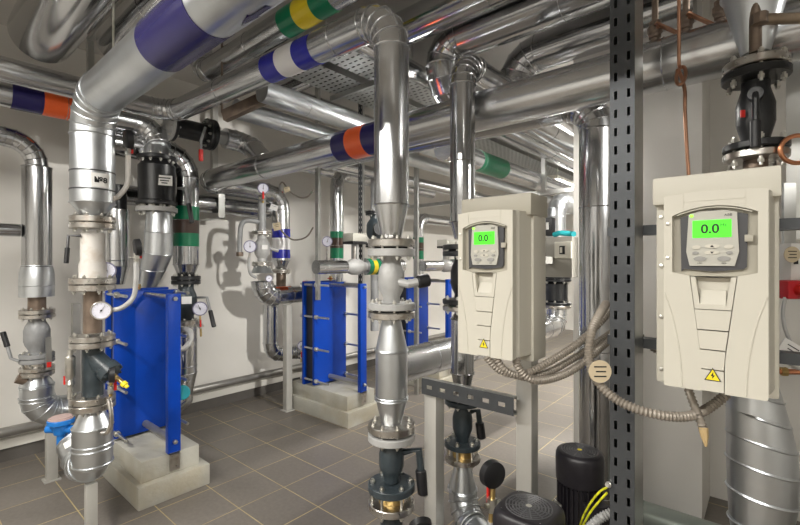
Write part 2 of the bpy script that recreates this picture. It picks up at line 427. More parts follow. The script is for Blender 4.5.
# ================================================================== BUILDERS FOR THE MACHINES
def drive(label, gx, yb):
    """frequency drive: back box, rain cap, moulded hood with a keypad behind a window; gx = left edge of the hood, yb = plane of the back box"""
    t = thing('variable_speed_drive', label, 'control unit', (gx+.10, yb, 1.12), 'variable speed drives on the steel rack')
    x0, x1 = gx-.037, gx+.222; yf = yb-.17; W = .202; H = .482; zb = 1.140; zt = zb+H
    ax, az, ay = XP, UP, YP
    MB().bx(x0, x1, yb-.055, yb+.05, 1.119, 1.672, .006).build('back_box', PLASTIC, t)
    # rain cap over the top: sides come down a little
    q = MB(); q.bx(x0-.004, x1+.004, yb-.085, yb+.055, 1.606, 1.680, .006)
    q.build('rain_cap', PLASTIC if gx > -.5 else PLASTICD, t)  # left cap in darker plastic: its shadow is put into the colour
    # hood body (behind the window recess) with chamfered sides
    q = MB()
    poly = [(gx-.012, yb-.05), (gx-.002, yf+.045), (gx+.012, yf+.022), (gx+W-.012, yf+.022), (gx+W+.002, yf+.045), (gx+W+.012, yb-.05)]
    q.prism(poly, (0,0,zb+.004), XP, YP, UP, H-.008)
    hood = q.build('hood', PLASTIC, t, ang=20)
    # front panel as two halves round the arched window
    wl, wr = .0155, .184; wt = H-.036; ws = H-.056; wb = H-.196; c = W/2
    tp = lambda z: (.056 + .022*min(1, max(0, (H-.205-z)/.20)), .146 - .024*min(1, max(0, (H-.205-z)/.20)))
    def arch(x): u = (x-c)/(wr-c); return ws + (wt-ws)*(1-u*u)
    def sill(x): u = (x-c)/(wr-c); return wb - .012*(1-u*u)
    def topc(x): u = (x-c)/c; return H-.006*u*u
    botl = lambda x: .0 + (.004 if abs(x-c) > c*.9 else 0)
    xs = [c + (wr-c)*i/8 for i in range(9)]
    right = [(c, H)] + [(c+(W-c)*i/6, topc(c+(W-c)*i/6)) for i in range(1,7)] + [(W, .003), (W-.003, 0), (tp(0)[1]+.0016, 0), (tp(H-.4)[1]+.0016, H-.405), (tp(H-.205)[1]+.0016, H-.205), (c, H-.205)] + [(x, sill(x)) for x in xs] + [(x, arch(x)) for x in reversed(xs)]
    left = [(2*c-x, y) for x, y in right][::-1]
    q = MB()
    for poly in (right, left): q.prism(poly, (gx, yf, zb), XP, UP, YP, .0235)
    q.build('front_cover', PLASTIC, t, ang=20)
    # window recess back, keypad, latch
    q = MB(); q.bx(gx+wl, gx+wr, yf+.0205, yf+.024, zb+wb-.012, zb+wt); q.build('window_recess', PLASTICD, t)
    k0, k1 = .036, .164
    kb = [(k0,-.016+wb+.018),(k0+.006,-.006+wb+.014),(c,wb+.002),(k1-.006,wb+.008),(k1,wb+.014),(k1+.002,arch(k1)-.012),(c,wt-.008),(k0-.002,arch(k0)-.012)]
    MB().prism(kb, (gx, yf+.012, zb), XP, UP, YP, .01).build('keypad_surround', SOFTBLK, t)
    kp = [(.054,wb+.016),(.142,wb+.016),(.150,wb+.05),(.146,wt-.018),(.124,wt-.012),(.074,wt-.012),(.052,wt-.018),(.047,wb+.05)]
    key = MB().prism(kp, (gx, yf+.006, zb), XP, UP, YP, .012).build('keypad', PANELGREY, t)
    MB().prism([(.060,H-.112),(.136,H-.112),(.136,H-.070),(.060,H-.070)], (gx, yf+.0045, zb), XP, UP, YP, .003).build('screen', LCD, key)
    scr = V((gx, yf+.0042, zb))
    text(key, '0.0', .030, scr+XP*.095+UP*(H-.092), XP, UP, INK, 'screen_digits', bold=.0006); text(key, 'Hz', .011, scr+XP*.121+UP*(H-.083), XP, UP, INK, 'screen_unit')
    MB().lathe(scr+XP*.058+UP*(H-.058)+YP*.002, YM, [(0,.004),(.003,.0035),(.004,.001)], 12).build('status_light', LED, key)
    text(key, 'ABB', .0085, V((gx+.130, yf+.0056, zb+H-.060)), XP, UP, INK, 'maker_mark')
    for bx_, bz, w, h, m_ in ((.068,.135,.018,.010,None),(.099,.133,.030,.010,None),(.131,.135,.018,.010,None),(.066,.149,.013,.008,1),(.099,.148,.030,.010,None),(.132,.149,.013,.008,1),(.075,.163,.026,.012,1),(.122,.163,.026,.012,1)):
        poly = [(bx_+w/2*math.cos(a)*(1 if abs(math.cos(a)) > .5 else .9), H-bz+h/2*math.sin(a)) for a in [2*PI*i/14 for i in range(14)]]
        MB().prism(poly, (gx, yf+.0035, zb), XP, UP, YP, .004).build('button', MAT['keypad_button_grey'] if m_ else PLASTIC, key)
    fy = yf+.0033
    for bz, s in ((.133, 1), (.148, -1)):
        MB().prism([(-.004,-.002*s),(.004,-.002*s),(0,.003*s)], (gx+.099, fy, zb+H-bz), XP, UP, YM, .0003).build('arrow_mark', INK, key)
    text(key, 'LOC', .005, V((gx+.075, yf+.0056, zb+H-.174)), XP, UP, INK); text(key, 'REM', .005, V((gx+.122, yf+.0056, zb+H-.174)), XP, UP, INK)
    MB().bx(gx+.160, gx+.176, yf+.004, yf+.022, zb+H-.124, zb+H-.108, .001).build('window_latch', PLASTICD, t)
    # window cover frame lines
    fr = [(x, arch(x)-.004) for x in [2*c-x_ for x_ in reversed(xs)][1:-1]+xs[1:-1]]
    MB().tube([V((gx+x, yf+.003, zb+z)) for x, z in fr], .0016, 6).build('window_rim', PLASTIC, t)
    # grip cup under the window, tapering strip of five tiles
    l0, r0 = tp(H-.2066); l1, r1 = tp(H-.284)
    q = MB()
    q.prism([(l1,H-.284),(l1+.012,H-.284),(l0+.010,H-.2066),(l0,H-.2066)], (gx, yf, zb), XP, UP, YP, .02)
    q.prism([(r1,H-.284),(r1-.012,H-.284),(r0-.010,H-.2066),(r0,H-.2066)], (gx, yf, zb), XP, UP, YP, .02)
    q.prism([(l1+.012,H-.284),(r1-.012,H-.284),(r1-.0105,H-.272),(l1+.0105,H-.272)], (gx, yf, zb), XP, UP, YP, .02)
    cup = q.build('grip_cup', PLASTIC, t)
    MB().prism([(0,0),(.016,0),(.016,.036),(.004,.012)], (gx+l1+.011, yf+.002, zb+H-.274), YP, UP, XP, r1-l1-.022).build('cup_floor', PLASTIC, cup)
    zs = [H-.2845, H-.334, H-.381, H-.428, .001]
    for a, b in zip(zs, zs[1:]):
        la, ra = tp(a); lb, rb = tp(b)
        MB().prism([(lb,b+.0014),(rb,b+.0014),(ra,a-.0014),(la,a-.0014)], (gx, yf-.001, zb), XP, UP, YP, .02).build('front_tile', PLASTIC, t)
    for sgn in (-1, 1):
        pts = spline([V((c+sgn*x, 0, z)) for x, z in ((.100,.235),(.082,.175),(.070,.11),(.064,.05),(.062,.004))], 6)
        MB().tube([V((gx+p_.x, yf+.0003, zb+p_.z)) for p_ in pts], .0022, 6).build('moulded_rib', PLASTIC, t)
    for sgn in (-1, 1):
        MB().bx(gx+c+sgn*.060-.0011, gx+c+sgn*.060+.0011, yf-.0012, yf+.002, zb+H-.046, zb+H-.003).build('moulded_rib', PLASTIC, t)
    MB().bx(gx+c-.060, gx+c+.060, yf-.0012, yf+.002, zb+H-.0235, zb+H-.0215).build('moulded_rib', PLASTIC, t)
    # warning triangle
    tri = MB().prism([(-.0165,-.014),(.0165,-.014),(0,.017)], (gx+c, yf-.0034, zb+.043), XP, UP, YP, .0004).build('warning_sign', INK, t)
    MB().prism([(-.0135,-.0123),(.0135,-.0123),(0,.0130)], (gx+c, yf-.0038, zb+.043), XP, UP, YP, .0004).build('yellow_triangle', HAZ, tri)
    MB().prism([(.001,.007),(-.004,-.003),(-.0005,-.0025),(-.0015,-.010),(.0045,-.0005),(.001,-.001)], (gx+c, yf-.0041, zb+.043), XP, UP, YP, .0003).build('lightning_mark', INK, tri)
    # screws
    for sx in (x0+.012, x1-.014):
        for sz in (1.155, 1.30, 1.44, 1.575):
            MB().lathe((sx, yb-.055, sz), YM, [(0,.0058),(.003,.0055),(.004,.002)], 14).build('screw', ZINC, t)
    for sz in (H-.075, H-.16):
        MB().lathe((gx+.0085, yf, zb+sz), YM, [(0,.0045),(.003,.004),(.004,.001)], 12).build('screw', ZINC, t)
    return t
mat('keypad_button_grey', (.30,.295,.28), .5)

def channel(label, x0, x1, yf, depth, z0, z1, slots=2, pitch=.055, sw=.009, sh=.024, cat='steel channel', name='slotted_channel', group=None, frontm=None, lip=.012):
    """slotted strut standing upright: punched web facing -Y, flanges running back"""
    t = thing(name, label, cat, ((x0+x1)/2, yf+depth/2, z0), group); w = x1-x0
    cols = [x0]
    cx_ = [x0+w*(i+1)/(slots+1) if slots != 2 else x0+w*(.24+.52*i) for i in range(slots)]
    for c_ in cx_: cols += [c_-sw/2, c_+sw/2]
    cols.append(x1); rows = [z0]; z = z0+pitch/2
    while z+sh < z1: rows += [z, z+sh]; z += pitch
    rows.append(z1)
    q = MB(); vs = {}
    def vert(i, j, k):
        if (i,j,k) not in vs: vs[i,j,k] = q.bm.verts.new((cols[i], yf+k*.003, rows[j]))
        return vs[i,j,k]
    nI, nJ = len(cols)-1, len(rows)-1
    solid = lambda i, j: 0 <= i < nI and 0 <= j < nJ and not (i % 2 == 1 and j % 2 == 1)
    for i in range(nI):
        for j in range(nJ):
            if not solid(i, j): continue
            q.bm.faces.new([vert(i,j,0),vert(i+1,j,0),vert(i+1,j+1,0),vert(i,j+1,0)]); q.bm.faces.new([vert(i,j,1),vert(i,j+1,1),vert(i+1,j+1,1),vert(i+1,j,1)])
            for di, dj, a, b in ((-1,0,(i,j),(i,j+1)),(1,0,(i+1,j+1),(i+1,j)),(0,-1,(i+1,j),(i,j)),(0,1,(i,j+1),(i+1,j+1))):
                if not solid(i+di, j+dj): q.bm.faces.new([vert(*a,0),vert(*a,1),vert(*b,1),vert(*b,0)])
    q.build('slotted_web', frontm or SLOTG, t, smooth=False)
    for s, x in ((1,x0),(-1,x1)):
        r = MB(); r.bx(x, x+s*.003, yf+.003, yf+depth, z0, z1); r.bx(x, x+s*lip, yf+depth-.003, yf+depth, z0, z1); r.build('side_flange', SLOTD, t, smooth=False)
    return t
def post(label, x, y, w, d, z0, z1, m=RACK, name='rack_post', cat='post', foot=True, group=None, bev=.004):
    t = thing(name, label, cat, (x, y, z0), group)
    MB().bx(x-w/2, x+w/2, y-d/2, y+d/2, z0+(.008 if foot else 0), z1, bev).build('shaft', m, t)
    if foot: MB().bx(x-w*.9, x+w*.9, y-d*.9, y+d*.9, z0, z0+.008, .001).build('foot_plate', m, t)
    return t
def leg(label, x, y, ztop, w=.06, saddle_r=.09, axis='y', m=PAINTLEG):
    t = thing('pipe_support_leg', label, 'pipe stand', (x, y, 0), 'pipe support legs')
    MB().bx(x-w/2, x+w/2, y-w/2, y+w/2, .008, ztop, .003).build('shaft', m, t)
    MB().bx(x-w*.75, x+w*.75, y-w*.75, y+w*.75, 0, .008).build('foot_plate', m, t)
    return t
def motor(label, x, y, zt, r, square=False):
    """upright pump motor on its pump, grille uppermost"""
    t = thing('pump_motor', label, 'motor', (x, y, 0), 'upright pump motors')
    zc = zt-.115
    q = MB()
    if square:
        def sq(a): e = 4.0; return r/((abs(math.cos(a))**e+abs(math.sin(a))**e)**(1/e))
        n = 48; rings = []
        for z, k in ((zc,1.0),(zt-.03,1.0),(zt-.012,.965),(zt-.002,.88),(zt,.80)):
            rings.append([q.bm.verts.new((x+math.cos(2*PI*i/n)*sq(2*PI*i/n)*k, y+math.sin(2*PI*i/n)*sq(2*PI*i/n)*k, z)) for i in range(n)])
        for A, B in zip(rings, rings[1:]):
            for i in range(n): q.bm.faces.new((A[i],A[(i+1)%n],B[(i+1)%n],B[i]))
        q.bm.faces.new(rings[-1]); q.bm.faces.new(rings[0][::-1])
    else: q.lathe((x,y,zc), UP, [(0,r*.97),(.08,r),(.098,r*.985),(.110,r*.93),(.115,r*.84)], 48)
    cov = q.build('fan_cover', MOTORBLK, t, ang=40)
    q = MB()
    for i in range(1, 8): q.ring((x,y,zt+.0006), UP, r*.105*i, .0022, 40, 5)
    for i in range(12):
        a = 2*PI*i/12; q.beam((x+math.cos(a)*r*.1, y+math.sin(a)*r*.1, zt+.0008), (x+math.cos(a)*r*.75, y+math.sin(a)*r*.75, zt+.0008), .003, .002)
    q.build('grille', mat('grille_grey', (.09,.09,.095), .4), cov)
    MB().lathe((x,y,zt), UP, [(0,r*.10),(.003,r*.10),(.004,r*.05)], 16).build('centre_plug', HAZ if not square else ZINC, cov)
    for i in range(4):
        a = PI/4+PI/2*i; MB().lathe((x+math.cos(a)*r*.86*(1.08 if square else 1), y+math.sin(a)*r*.86*(1.08 if square else 1), zt-(.008 if square else .02)), UP, [(0,.006),(.005,.006),(.008,.002)], 8).build('screw', ZINC, cov)
    zb = .40
    MB().cyl((x,y,zb), (x,y,zc), r*.80, 40).build('stator', MOTORBLK, t)
    q = MB()
    for i in range(28):
        a = 2*PI*i/28; d = V((math.cos(a), math.sin(a), 0)); R = Matrix.Rotation(a, 3, 'Z')
        q.box(V((x,y,(zb+zc)/2))+d*r*.86, (r*.16,.004,zc-zb-.02), R)
    q.build('cooling_fins', MOTORBLK, t)
    bx_ = V((x,y,(zb+zc)/2))+V((.75,-.55,0)).normalized()*r*1.05
    R = Matrix.Rotation(math.atan2(-.55,.75), 3, 'Z')
    bb = MB().box(bx_, (.05,.085,.11), R, .006).build('terminal_box', MOTORBLK, t)
    e = V((.75,-.55,0)).normalized(); f = V((-.55,-.75,0)).normalized()
    MB().box(V((x,y,zb+.09))+f*r*1.0-e*r*.1, (.002,.05,.06), Matrix.Rotation(math.atan2(f.y,f.x), 3, 'Z')).build('rating_plate', ZINC, t)
    MB().lathe((x,y,zb-.03), UP, [(0,r*1.02),(.03,r*1.02)], 40).build('motor_flange', BLACKCAST, t)
    MB().lathe((x,y,.19), UP, [(0,r*.62),(.03,r*.55),(.15,r*.55),(.18,r*.9)], 32).build('lantern', BLACKCAST, t)
    MB().lathe((x,y,.05), UP, [(0,r*.95),(.03,r*1.05),(.11,r*1.05),(.14,r*.62)], 40).build('pump_casing', BLACKCAST, t)
    MB().bx(x-r*1.1, x+r*1.1, y-r*1.1, y+r*1.1, 0, .05, .006).build('base_plate', BLACKCAST, t)
    return t
def heat_exchanger(label, dx=0, dy=0):
    o = V((dx, dy, 0)); y0, y1 = .955+dy, 1.36+dy; xf = -3.28+dx; xr = -3.47+dx; xc = -2.83+dx; yc = 1.145+dy; z0, z1 = .285, 1.256
    t = thing('plate_heat_exchanger', label, 'heat exchanger', (xf, yc, z0), 'blue plate heat exchangers')
    pp = MB().bx(xf-.03, xf, y0, y1, z0, z1, .003).build('pressure_plate', BLUE, t)
    MB().bx(xr, xr+.03, y0, y1, z0-.02, z1+.01, .003).build('fixed_plate', BLUE, t)
    q = MB(); n = 14
    for i in range(n):
        x = xr+.034+(xf-.062-xr-.002)*i/(n-1); q.bx(x-.0035, x+.0035, y0+.03, y1-.03, z0+.02, z1-.04)
    q.build('plate_pack', mat('plate_pack_steel', (.06,.065,.08), .4, .7), t, smooth=False)
    MB().bx(xc-.02, xc+.02, yc-.038, yc+.038, z0-.015, z1, .003).build('support_column', BLUE, t)
    MB().cyl((xr,yc,z1-.025), (xc,yc,z1-.025), .016, 16).build('carrying_bar', STEEL, t)
    MB().cyl((xr,yc,z0+.055), (xc,yc,z0+.055), .022, 16).build('guide_bar', WALLPIPE, t)
    for z in (z1-.03, z0+.055): bolt(t, (xc+.02,yc,z), XP, .014, 0, .004)
    for y in (y0+.012, y1-.012):
        for k in range(4):
            z = z1-.02-(z1-z0-.06)*k/3
            b = MB().cyl((xr-.03,y,z), (xf+.19,y,z), .0105, 12); b.lathe((xf,y,z), XP, [(0,.021),(.026,.021)], 6); b.lathe((xr-.022,y,z), XP, [(0,.021),(.022,.021)], 6)
            b.build('tie_bolt', ZINC, t)
    MB().bx(xc-.04, xc+.028, yc-.03, yc+.03, z0-.02, z0-.012).bx(xc+.02, xc+.028, yc-.03, yc+.03, z0-.12, z0-.01).build('foot_bracket', STEEL, t)
    return t
def plinth(label, dy=0):
    t = thing('concrete_plinth', label, 'plinth', (-3.2, 1.2+dy, 0), 'concrete plinths under the heat exchangers')
    MB().bx(-3.66, -2.79, .935+dy, 1.36+dy, 0, .135, .008).build('lower_step', CONC, t)
    MB().bx(-3.64, -2.835, .965+dy, 1.31+dy, .135, .265, .008).build('upper_step', CONC, t)
    return t
# ================================================================== OVERHEAD PIPES
L1 = Col(-2.612, .667)
G_OV = 'insulated pipes under the ceiling'
# big pipe with the navy band, dropping at its left end
zA = 2.27
t = pipe('insulated_pipe', 'thick insulated pipe with a wide navy band and arrow, bending down over the thermometer riser', 'pipe',
     [(2.19,.667,zA), (-2.612,.667,zA), L1.p(203)], .096, .18, GALVB, 5, bands=[(0, 2.19+1.355, 2.19+1.74, NAVY)], group=G_OV, cone1=(.070,.048), seam=1.45, off=.27)
arr = MB()
def onA(x, a): return V((x, .667+math.cos(a)*.0978, zA+math.sin(a)*.0978))
for a0, a1, xs0, xs1 in [(-PI/2+.22, -PI/2+.46, -1.16, -1.085)]:
    for i in range(4):
        b0 = a0+(a1-a0)*i/4; b1 = a0+(a1-a0)*(i+1)/4
        vs = [arr.bm.verts.new(onA(x, a)) for x, a in ((xs0,b0),(xs1,b0),(xs1,b1),(xs0,b1))]; arr.bm.faces.new(vs)
for i in range(6):
    b0 = -PI/2+.08+.52*i/6; b1 = -PI/2+.08+.52*(i+1)/6
    f = lambda b: -1.16-.075*(1-abs(b+PI/2-.34)/.26)
    vs = [arr.bm.verts.new(onA(x, a)) for x, a in ((-1.16,b0),(-1.16,b1),(f(b1)-1e-4,b1),(f(b0)-1e-4,b0))]; arr.bm.faces.new(vs)
arr.build('flow_arrow', NAVY, t)
# number label and dark strap lines on its drop
for py in (173, 191): MB().lathe(L1.p(py), UP, [(0,.0962),(0,.098),(.007,.098),(.007,.0962)], 48, cap=False).build('strap', SOFTBLK, t)
lab = MB(); nrm = V((2.60,-.67,0)).normalized(); a0 = math.atan2(nrm.y, nrm.x)
for i in range(8):
    b0 = a0-.06+.80*i/8; b1 = a0-.06+.80*(i+1)/8
    lab.bm.faces.new([lab.bm.verts.new(V((L1.x+.0988*math.cos(b), L1.y+.0988*math.sin(b), L1.z(py)))) for b, py in ((b0,189),(b1,189),(b1,175),(b0,175))])
lb = lab.build('number_label', PAPER, t)
ta = a0+.33; tn = V((math.cos(ta), math.sin(ta), 0))
text(lb, '№8', .036, V((L1.x, L1.y, L1.z(182)))+tn*.0996, UP.cross(tn), UP, INK, bold=.0011)
# blue-white-blue pipe and the V1 drop
V1 = Col(-1.221, 1.38)
pipe('insulated_pipe', 'insulated pipe with blue, white and blue bands, turning down in the middle of the room', 'pipe',
     [(-3.43,-2.58,2.60), (-3.43,1.38,2.58), (-1.221,1.38,2.50), V1.p(205)], .074, .15, GALV, 5,
     bands=[(1, 3.43-2.125, 3.43-1.985, ROYAL), (1, 3.43-1.985, 3.43-1.835, WHITE), (1, 3.43-1.835, 3.43-1.705, ROYAL)], group=G_OV, cone1=(V1.r(33), .042), seam=1.1, off=.62)
# second pipe at the far left with the orange band
C1 = Col(-3.60, 1.337)
pipe('insulated_pipe', 'insulated pipe at the far left with a navy, orange and navy band', 'pipe',
     [(-3.62,-2.58,2.50), (-3.62,1.337,2.50), C1.p(133)], .083, .16, GALV, 5, bands=[(0, 2.58+.49, 2.58+.645, NAVY), (0, 2.58+.645, 2.58+.80, ORANGE), (0, 2.58+.80, 2.58+.90, NAVY)], group=G_OV)
# long pipe with the navy-orange-navy band in the middle
pipe('insulated_pipe', 'long insulated pipe with a navy, orange and navy band crossing behind the middle drop', 'pipe',
     [(2.19,1.85,2.18), (-3.9,1.85,2.18), (-3.9,2.66,2.16), (-3.9,2.66,1.47)], .092, .17, GALV, 4,
     bands=[(0, 2.19+1.66, 2.19+1.80, NAVY), (0, 2.19+1.80, 2.19+1.94, ORANGE), (0, 2.19+1.94, 2.19+2.06, NAVY), (2, .36, .455, ROYAL), (2, .455, .575, WHITE), (2, .575, .665, ROYAL)], group=G_OV, seam=2.62, off=2.48, cone1=(.09,.05))
# V2
V2 = Col(-1.07, 1.70)
pipe('insulated_pipe', 'slim dark insulated drop with round elbow left of the left drive', 'pipe',
     [(-1.07,2.425,2.37), (-1.07,1.70,2.37), V2.p(222)], .057, .11, GALVD, 6, group=G_OV, cone1=(V2.r(17), .036))
# V3 and the pipe feeding it
V3 = Col(-.722, 2.51)
pipe('insulated_pipe', 'tall insulated pipe standing left of the slotted strut, in front of the white pier', 'pipe',
     [(-3.0,2.51,2.36), (-.722,2.51,2.34), (-.722,2.51,.05)], .088, .17, GALVD, 7, group=G_OV, seam=.78, off=.42)
# upper rows
pipe('insulated_pipe', 'upper insulated pipe with an elbow just right of the middle drop', 'pipe', [(.8,2.38,2.90), (-1.64,2.38,2.89), (-1.64,2.38,2.59), (-1.64,8.6,2.59)], .122, .152, GALVD, 4, group=G_OV, seam=1.3)
pipe('insulated_pipe', 'upper insulated pipe with an elbow beside the slotted strut', 'pipe', [(-.3,2.75,2.84), (-1.31,2.75,2.82), (-1.31,2.75,2.48), (-1.31,8.6,2.48)], .112, .165, GALVD, 4, group=G_OV, seam=1.3)
pipe('insulated_pipe', 'upper insulated pipe passing high behind the top of the middle drop', 'pipe', [(1.2,2.12,2.95), (-3.3,2.12,2.93), (-3.3,3.6,2.93)], .102, .18, GALVD, 4, group=G_OV)
pipe('insulated_pipe', 'upper insulated pipe with green, yellow and green bands', 'pipe', [(1.8,1.52,2.87), (-3.26,1.52,2.86), (-3.26,1.52,3.18)], .078, .15, GALV, 4,
     bands=[(0, 1.8+1.74, 1.8+1.88, GREEN), (0, 1.8+1.88, 1.8+2.03, YELLOW), (0, 1.8+2.03, 1.8+2.17, GREEN), (0, 1.8+1.40, 1.8+1.56, YELLOW)], group=G_OV)
pipe('insulated_duct', 'wide shiny duct with capped end at the top left', 'pipe', [(-1.9,.587,ZC), (-1.9,.587,2.80), (-3.30,.587,2.80)], .155, .3, DUCT, group=G_OV, seam=0)
pipe('insulated_duct', 'shiny duct end half hidden behind the thick navy banded pipe', 'pipe', [(-1.9,.94,ZC), (-1.9,.94,2.83), (-3.15,.94,2.83)], .12, .25, DUCT, group=G_OV, seam=1.4)
# pipes running away from the camera
pipe('insulated_pipe', 'right hand one of two insulated pipes running away under the perforated tray', 'pipe', [(-2.50,1.56,2.56), (-2.50,8.8,2.56)], .072, .1, GALVB, group=G_OV, seam=1.4)
pipe('insulated_pipe', 'left hand one of two insulated pipes running away under the perforated tray', 'pipe', [(-2.83,1.56,2.52), (-2.83,8.8,2.52)], .068, .1, GALVB, group=G_OV, seam=1.4)
pipe('insulated_pipe', 'insulated pipe with a single green band above the left drive', 'pipe', [(-1.81,2.62,2.28), (-1.81,8.8,2.28)], .084, .1, GALV, bands=[(0, .46, .90, GREEN)], group=G_OV, seam=1.6, off=.5)
pipe('insulated_pipe', 'slender insulated pipe running away near the left wall above the far risers', 'pipe', [(-3.2,2.3,2.40), (-3.2,8.8,2.40)], .06, .1, GALV, group=G_OV, seam=1.4)
pipe('insulated_pipe', 'insulated pipe running away beside the perforated tray, between the two middle drops', 'pipe', [(-1.862,1.66,2.765), (-1.862,8.8,2.765)], .060, .1, GALVD, group=G_OV, seam=1.4)
# wide pipe crossing low behind the middle column
pipe('insulated_pipe', 'wide horizontal insulated pipe at knee height running behind the left drive', 'pipe', [(-1.50,1.72,.90), (-1.50,4.0,.87), (-1.50,4.0,1.02)], .092, .10, GALV, 3, group='low insulated pipes', seam=.42, off=.30)
t = thing('pipe_bracket', 'brownish channel bracket over the start of the pipes under the tray', 'bracket', P(244,108,2.95))
MB().beam(P(224,116,2.95), P(263,98,2.88), .05, .075, .006).build('channel', BROWN, t); MB().cyl(P(222,112,2.95), V((P(222,112,2.95).x, P(222,112,2.95).y, ZC)), .008, 8).build('hanger', BROWN, t)
# suspension: rods, frames, tray
def rod(label, x, y, z0, z1=ZC, r=.005):
    q = MB().cyl((x,y,z0), (x,y,z1), r, 8); o = q.build('hanger_rod', ZINC); return tag(o, label, 'hanger rod', 'threaded hanger rods')
rod('thin hanger rod holding the thick navy banded pipe', -2.31, .67, zA+.096)
rod('thin hanger rod holding the green banded pipe', -1.81, 3.0, 2.364)
rod('thin hanger rod over the pipe beside the perforated tray', -1.862, 2.32, 2.825)
rod('thin hanger rod at the far end of the pipe row', -1.95, 4.4, 2.46)
def perforated(label, x0, x1, y0, y1, z):
    t = thing('cable_tray', label, 'cable tray', ((x0+x1)/2, y0, z), 'perforated cable trays')
    MB().bx(x0, x1, y0, y1, z, z+.0015).build('perforated_base', TRAY, t, smooth=False)
    for x in (x0, x1): MB().bx(x-.001, x+.001, y0, y1, z, z+.055).build('side_rail', SLOTD, t, smooth=False)
    return t
for x0_, x1_, z_ in ((-2.22,-1.94,2.7815), (-2.58,-2.27,2.7615)):  # added black cables stand in for the ceiling's shade behind the tray holes
    for i in range(5):
        x = x0_+.045+(x1_-x0_-.09)*i/4
        tag(MB().tube([V((x+.006*math.sin(y*2+i), y, z_+.026)) for y in [1.64+.35*k for k in range(20)]], .026, 10).build('hole_shade_cable', BLACKPL), 'added black cable darkening the holes of a perforated cable tray', 'cable', 'added cables darkening the tray holes')
perforated('perforated cable tray nearest the blue and white banded pipe', -2.22, -1.94, 1.62, 8.6, 2.78)
perforated('perforated cable tray beside the first one, further from the camera', -2.58, -2.27, 1.62, 8.6, 2.76)
def strut(label, a, b, w=.041, h=.041, m=SLOTD, cat='strut', name='support_strut', group='cross struts under the pipes'):
    return tag(MB().beam(a, b, w, h).build(name, m, smooth=False), label, cat, group)
strut('cross strut under the far pipes, above the socket box', (-4.245,4.25,2.15), (-1.0,4.25,2.15))
strut('hanger strut at the end of the cross strut over the socket box', (-1.72,4.25,2.17), (-1.72,4.25,ZC))
strut('slim cross strut below the tray by the middle drop', (-2.62,2.25,2.735), (-1.84,2.25,2.735), .03, .04)
strut('cross strut far back under the pipes', (-4.245,6.2,2.15), (-1.1,6.2,2.15))
o = tag(MB().lathe((-2.06,4.5,2.746), UP, [(0,.03),(.008,.052),(.03,.058),(.034,.05)], 28).build('smoke_detector', PLASTIC), 'round white smoke detector under the cable tray', 'smoke detector')
strut('upright strut against the upper left wall between the two ducts', (-3.9,.98,2.62), (-3.9,.98,ZC), .04, .05, SLOTD)
strut('slotted strut hung along the ceiling at the top left', (-3.9,.98,3.14), (-2.0,.98,3.14), .04, .05, SLOTD)

# ================================================================== LEFT RISER WITH THE THERMOMETER
def spool(name, label, cat, col, y0, y1, rb, m, fl=None):
    t = thing(name, label, cat, col.p(y1)); MB().cyl(col.p(y1), col.p(y0), rb, 32).build('tube', m, t); return t
G_V = 'valves on the risers'
t = thing('riser_spool', 'off-white spool piece with bolted flanges under the drop with the number label', 'pipe fitting', L1.p(290))
q = MB(); q.lathe(L1.p(290), UP, [(0,.046),(.05,.046),(.055,.058),(.13,.060),(.15,.053),(.29,.053)], 36); q.build('tube', PRIMER, t)
joint(t, L1.p(222.5), UP, .099, .030, .003, 8)
joint(t, L1.p(283.5), UP, .100, .030, .004, 8, ph=.1)
lever(t, L1.p(236)+V((.02,-.055,0)), L1.p(236)+V((.0,-.10,0)), L1.p(262)+V((.005,-.11,0)), .007, SOFTBLK)
t = thing('riser_pipe', 'brown bare pipe piece carrying the round thermometer', 'pipe', L1.p(330))
MB().cyl(L1.p(332), L1.p(289), .041, 32).build('tube', BROWN, t)
nd = V((.93,-.36,0)).normalized()
gauge('round white thermometer on the brown pipe of the left riser', L1.p(309)+nd*.085+V((0,.047,0)), nd, .045, L1.p(310)+nd*.035, 'thermometer', STEEL, DIAL, needle=1.0, via=[L1.p(310)+nd*.055+V((0,.022,0))])
t = thing('strainer', 'dark Y-shaped strainer with yellow drain cap below the thermometer', 'strainer', L1.p(398), G_V)
MB().lathe(L1.p(396), UP, [(0,.046),(.04,.047),(.23,.047),(.285,.045)], 32).build('body', DARKCAST, t)
ydir = (CAMR*.80+CAMF*-.1+DN*.62).normalized(); yb = L1.p(356)
br = MB().lathe(yb, ydir, [(0,.046),(.095,.046),(.10,.055),(.135,.055),(.14,.046),(.15,.03)], 28).build('branch', DARKCAST, t)
for i in range(6):
    u, v = frame(ydir); a = 2*PI*i/6; bolt(br, yb+ydir*.118+(u*math.cos(a)+v*math.sin(a))*.048, ydir, .0065, .02, .02, DARKCAST)
MB().cyl(yb+ydir*.148, yb+ydir*.215, .011, 14).build('drain_pipe', BRASS, t)
MB().lathe(yb+ydir*.21, ydir, [(0,.016),(.018,.016),(.022,.010),(.035,.009)], 12).build('drain_cap', HAZ, t)
joint(t, L1.p(340), UP, .098, .027, .004, 8, STEEL, STEEL)
joint(t, L1.p(401), UP, .099, .031, .004, 8, STEEL, STEEL, ph=.05)
gauge('black gauge seen edge-on beside the Y-shaped strainer', L1.p(372)+V((.11,.05,0)), V((.25,.97,0)), .042, L1.p(392)+V((.10,.05,-.01)), valve=True, case=BLACKPL)
t = thing('pressure_sensor', 'slim steel pressure sensor with red lever left of the strainer', 'sensor', L1.p(392)+V((.03,-.10,0)))
MB().lathe(L1.p(392)+V((.03,-.10,0)), UP, [(0,.012),(.06,.012),(.07,.019),(.09,.012),(.11,.021),(.20,.021),(.21,.012),(.235,.012)], 16).build('body', ZINC, t)
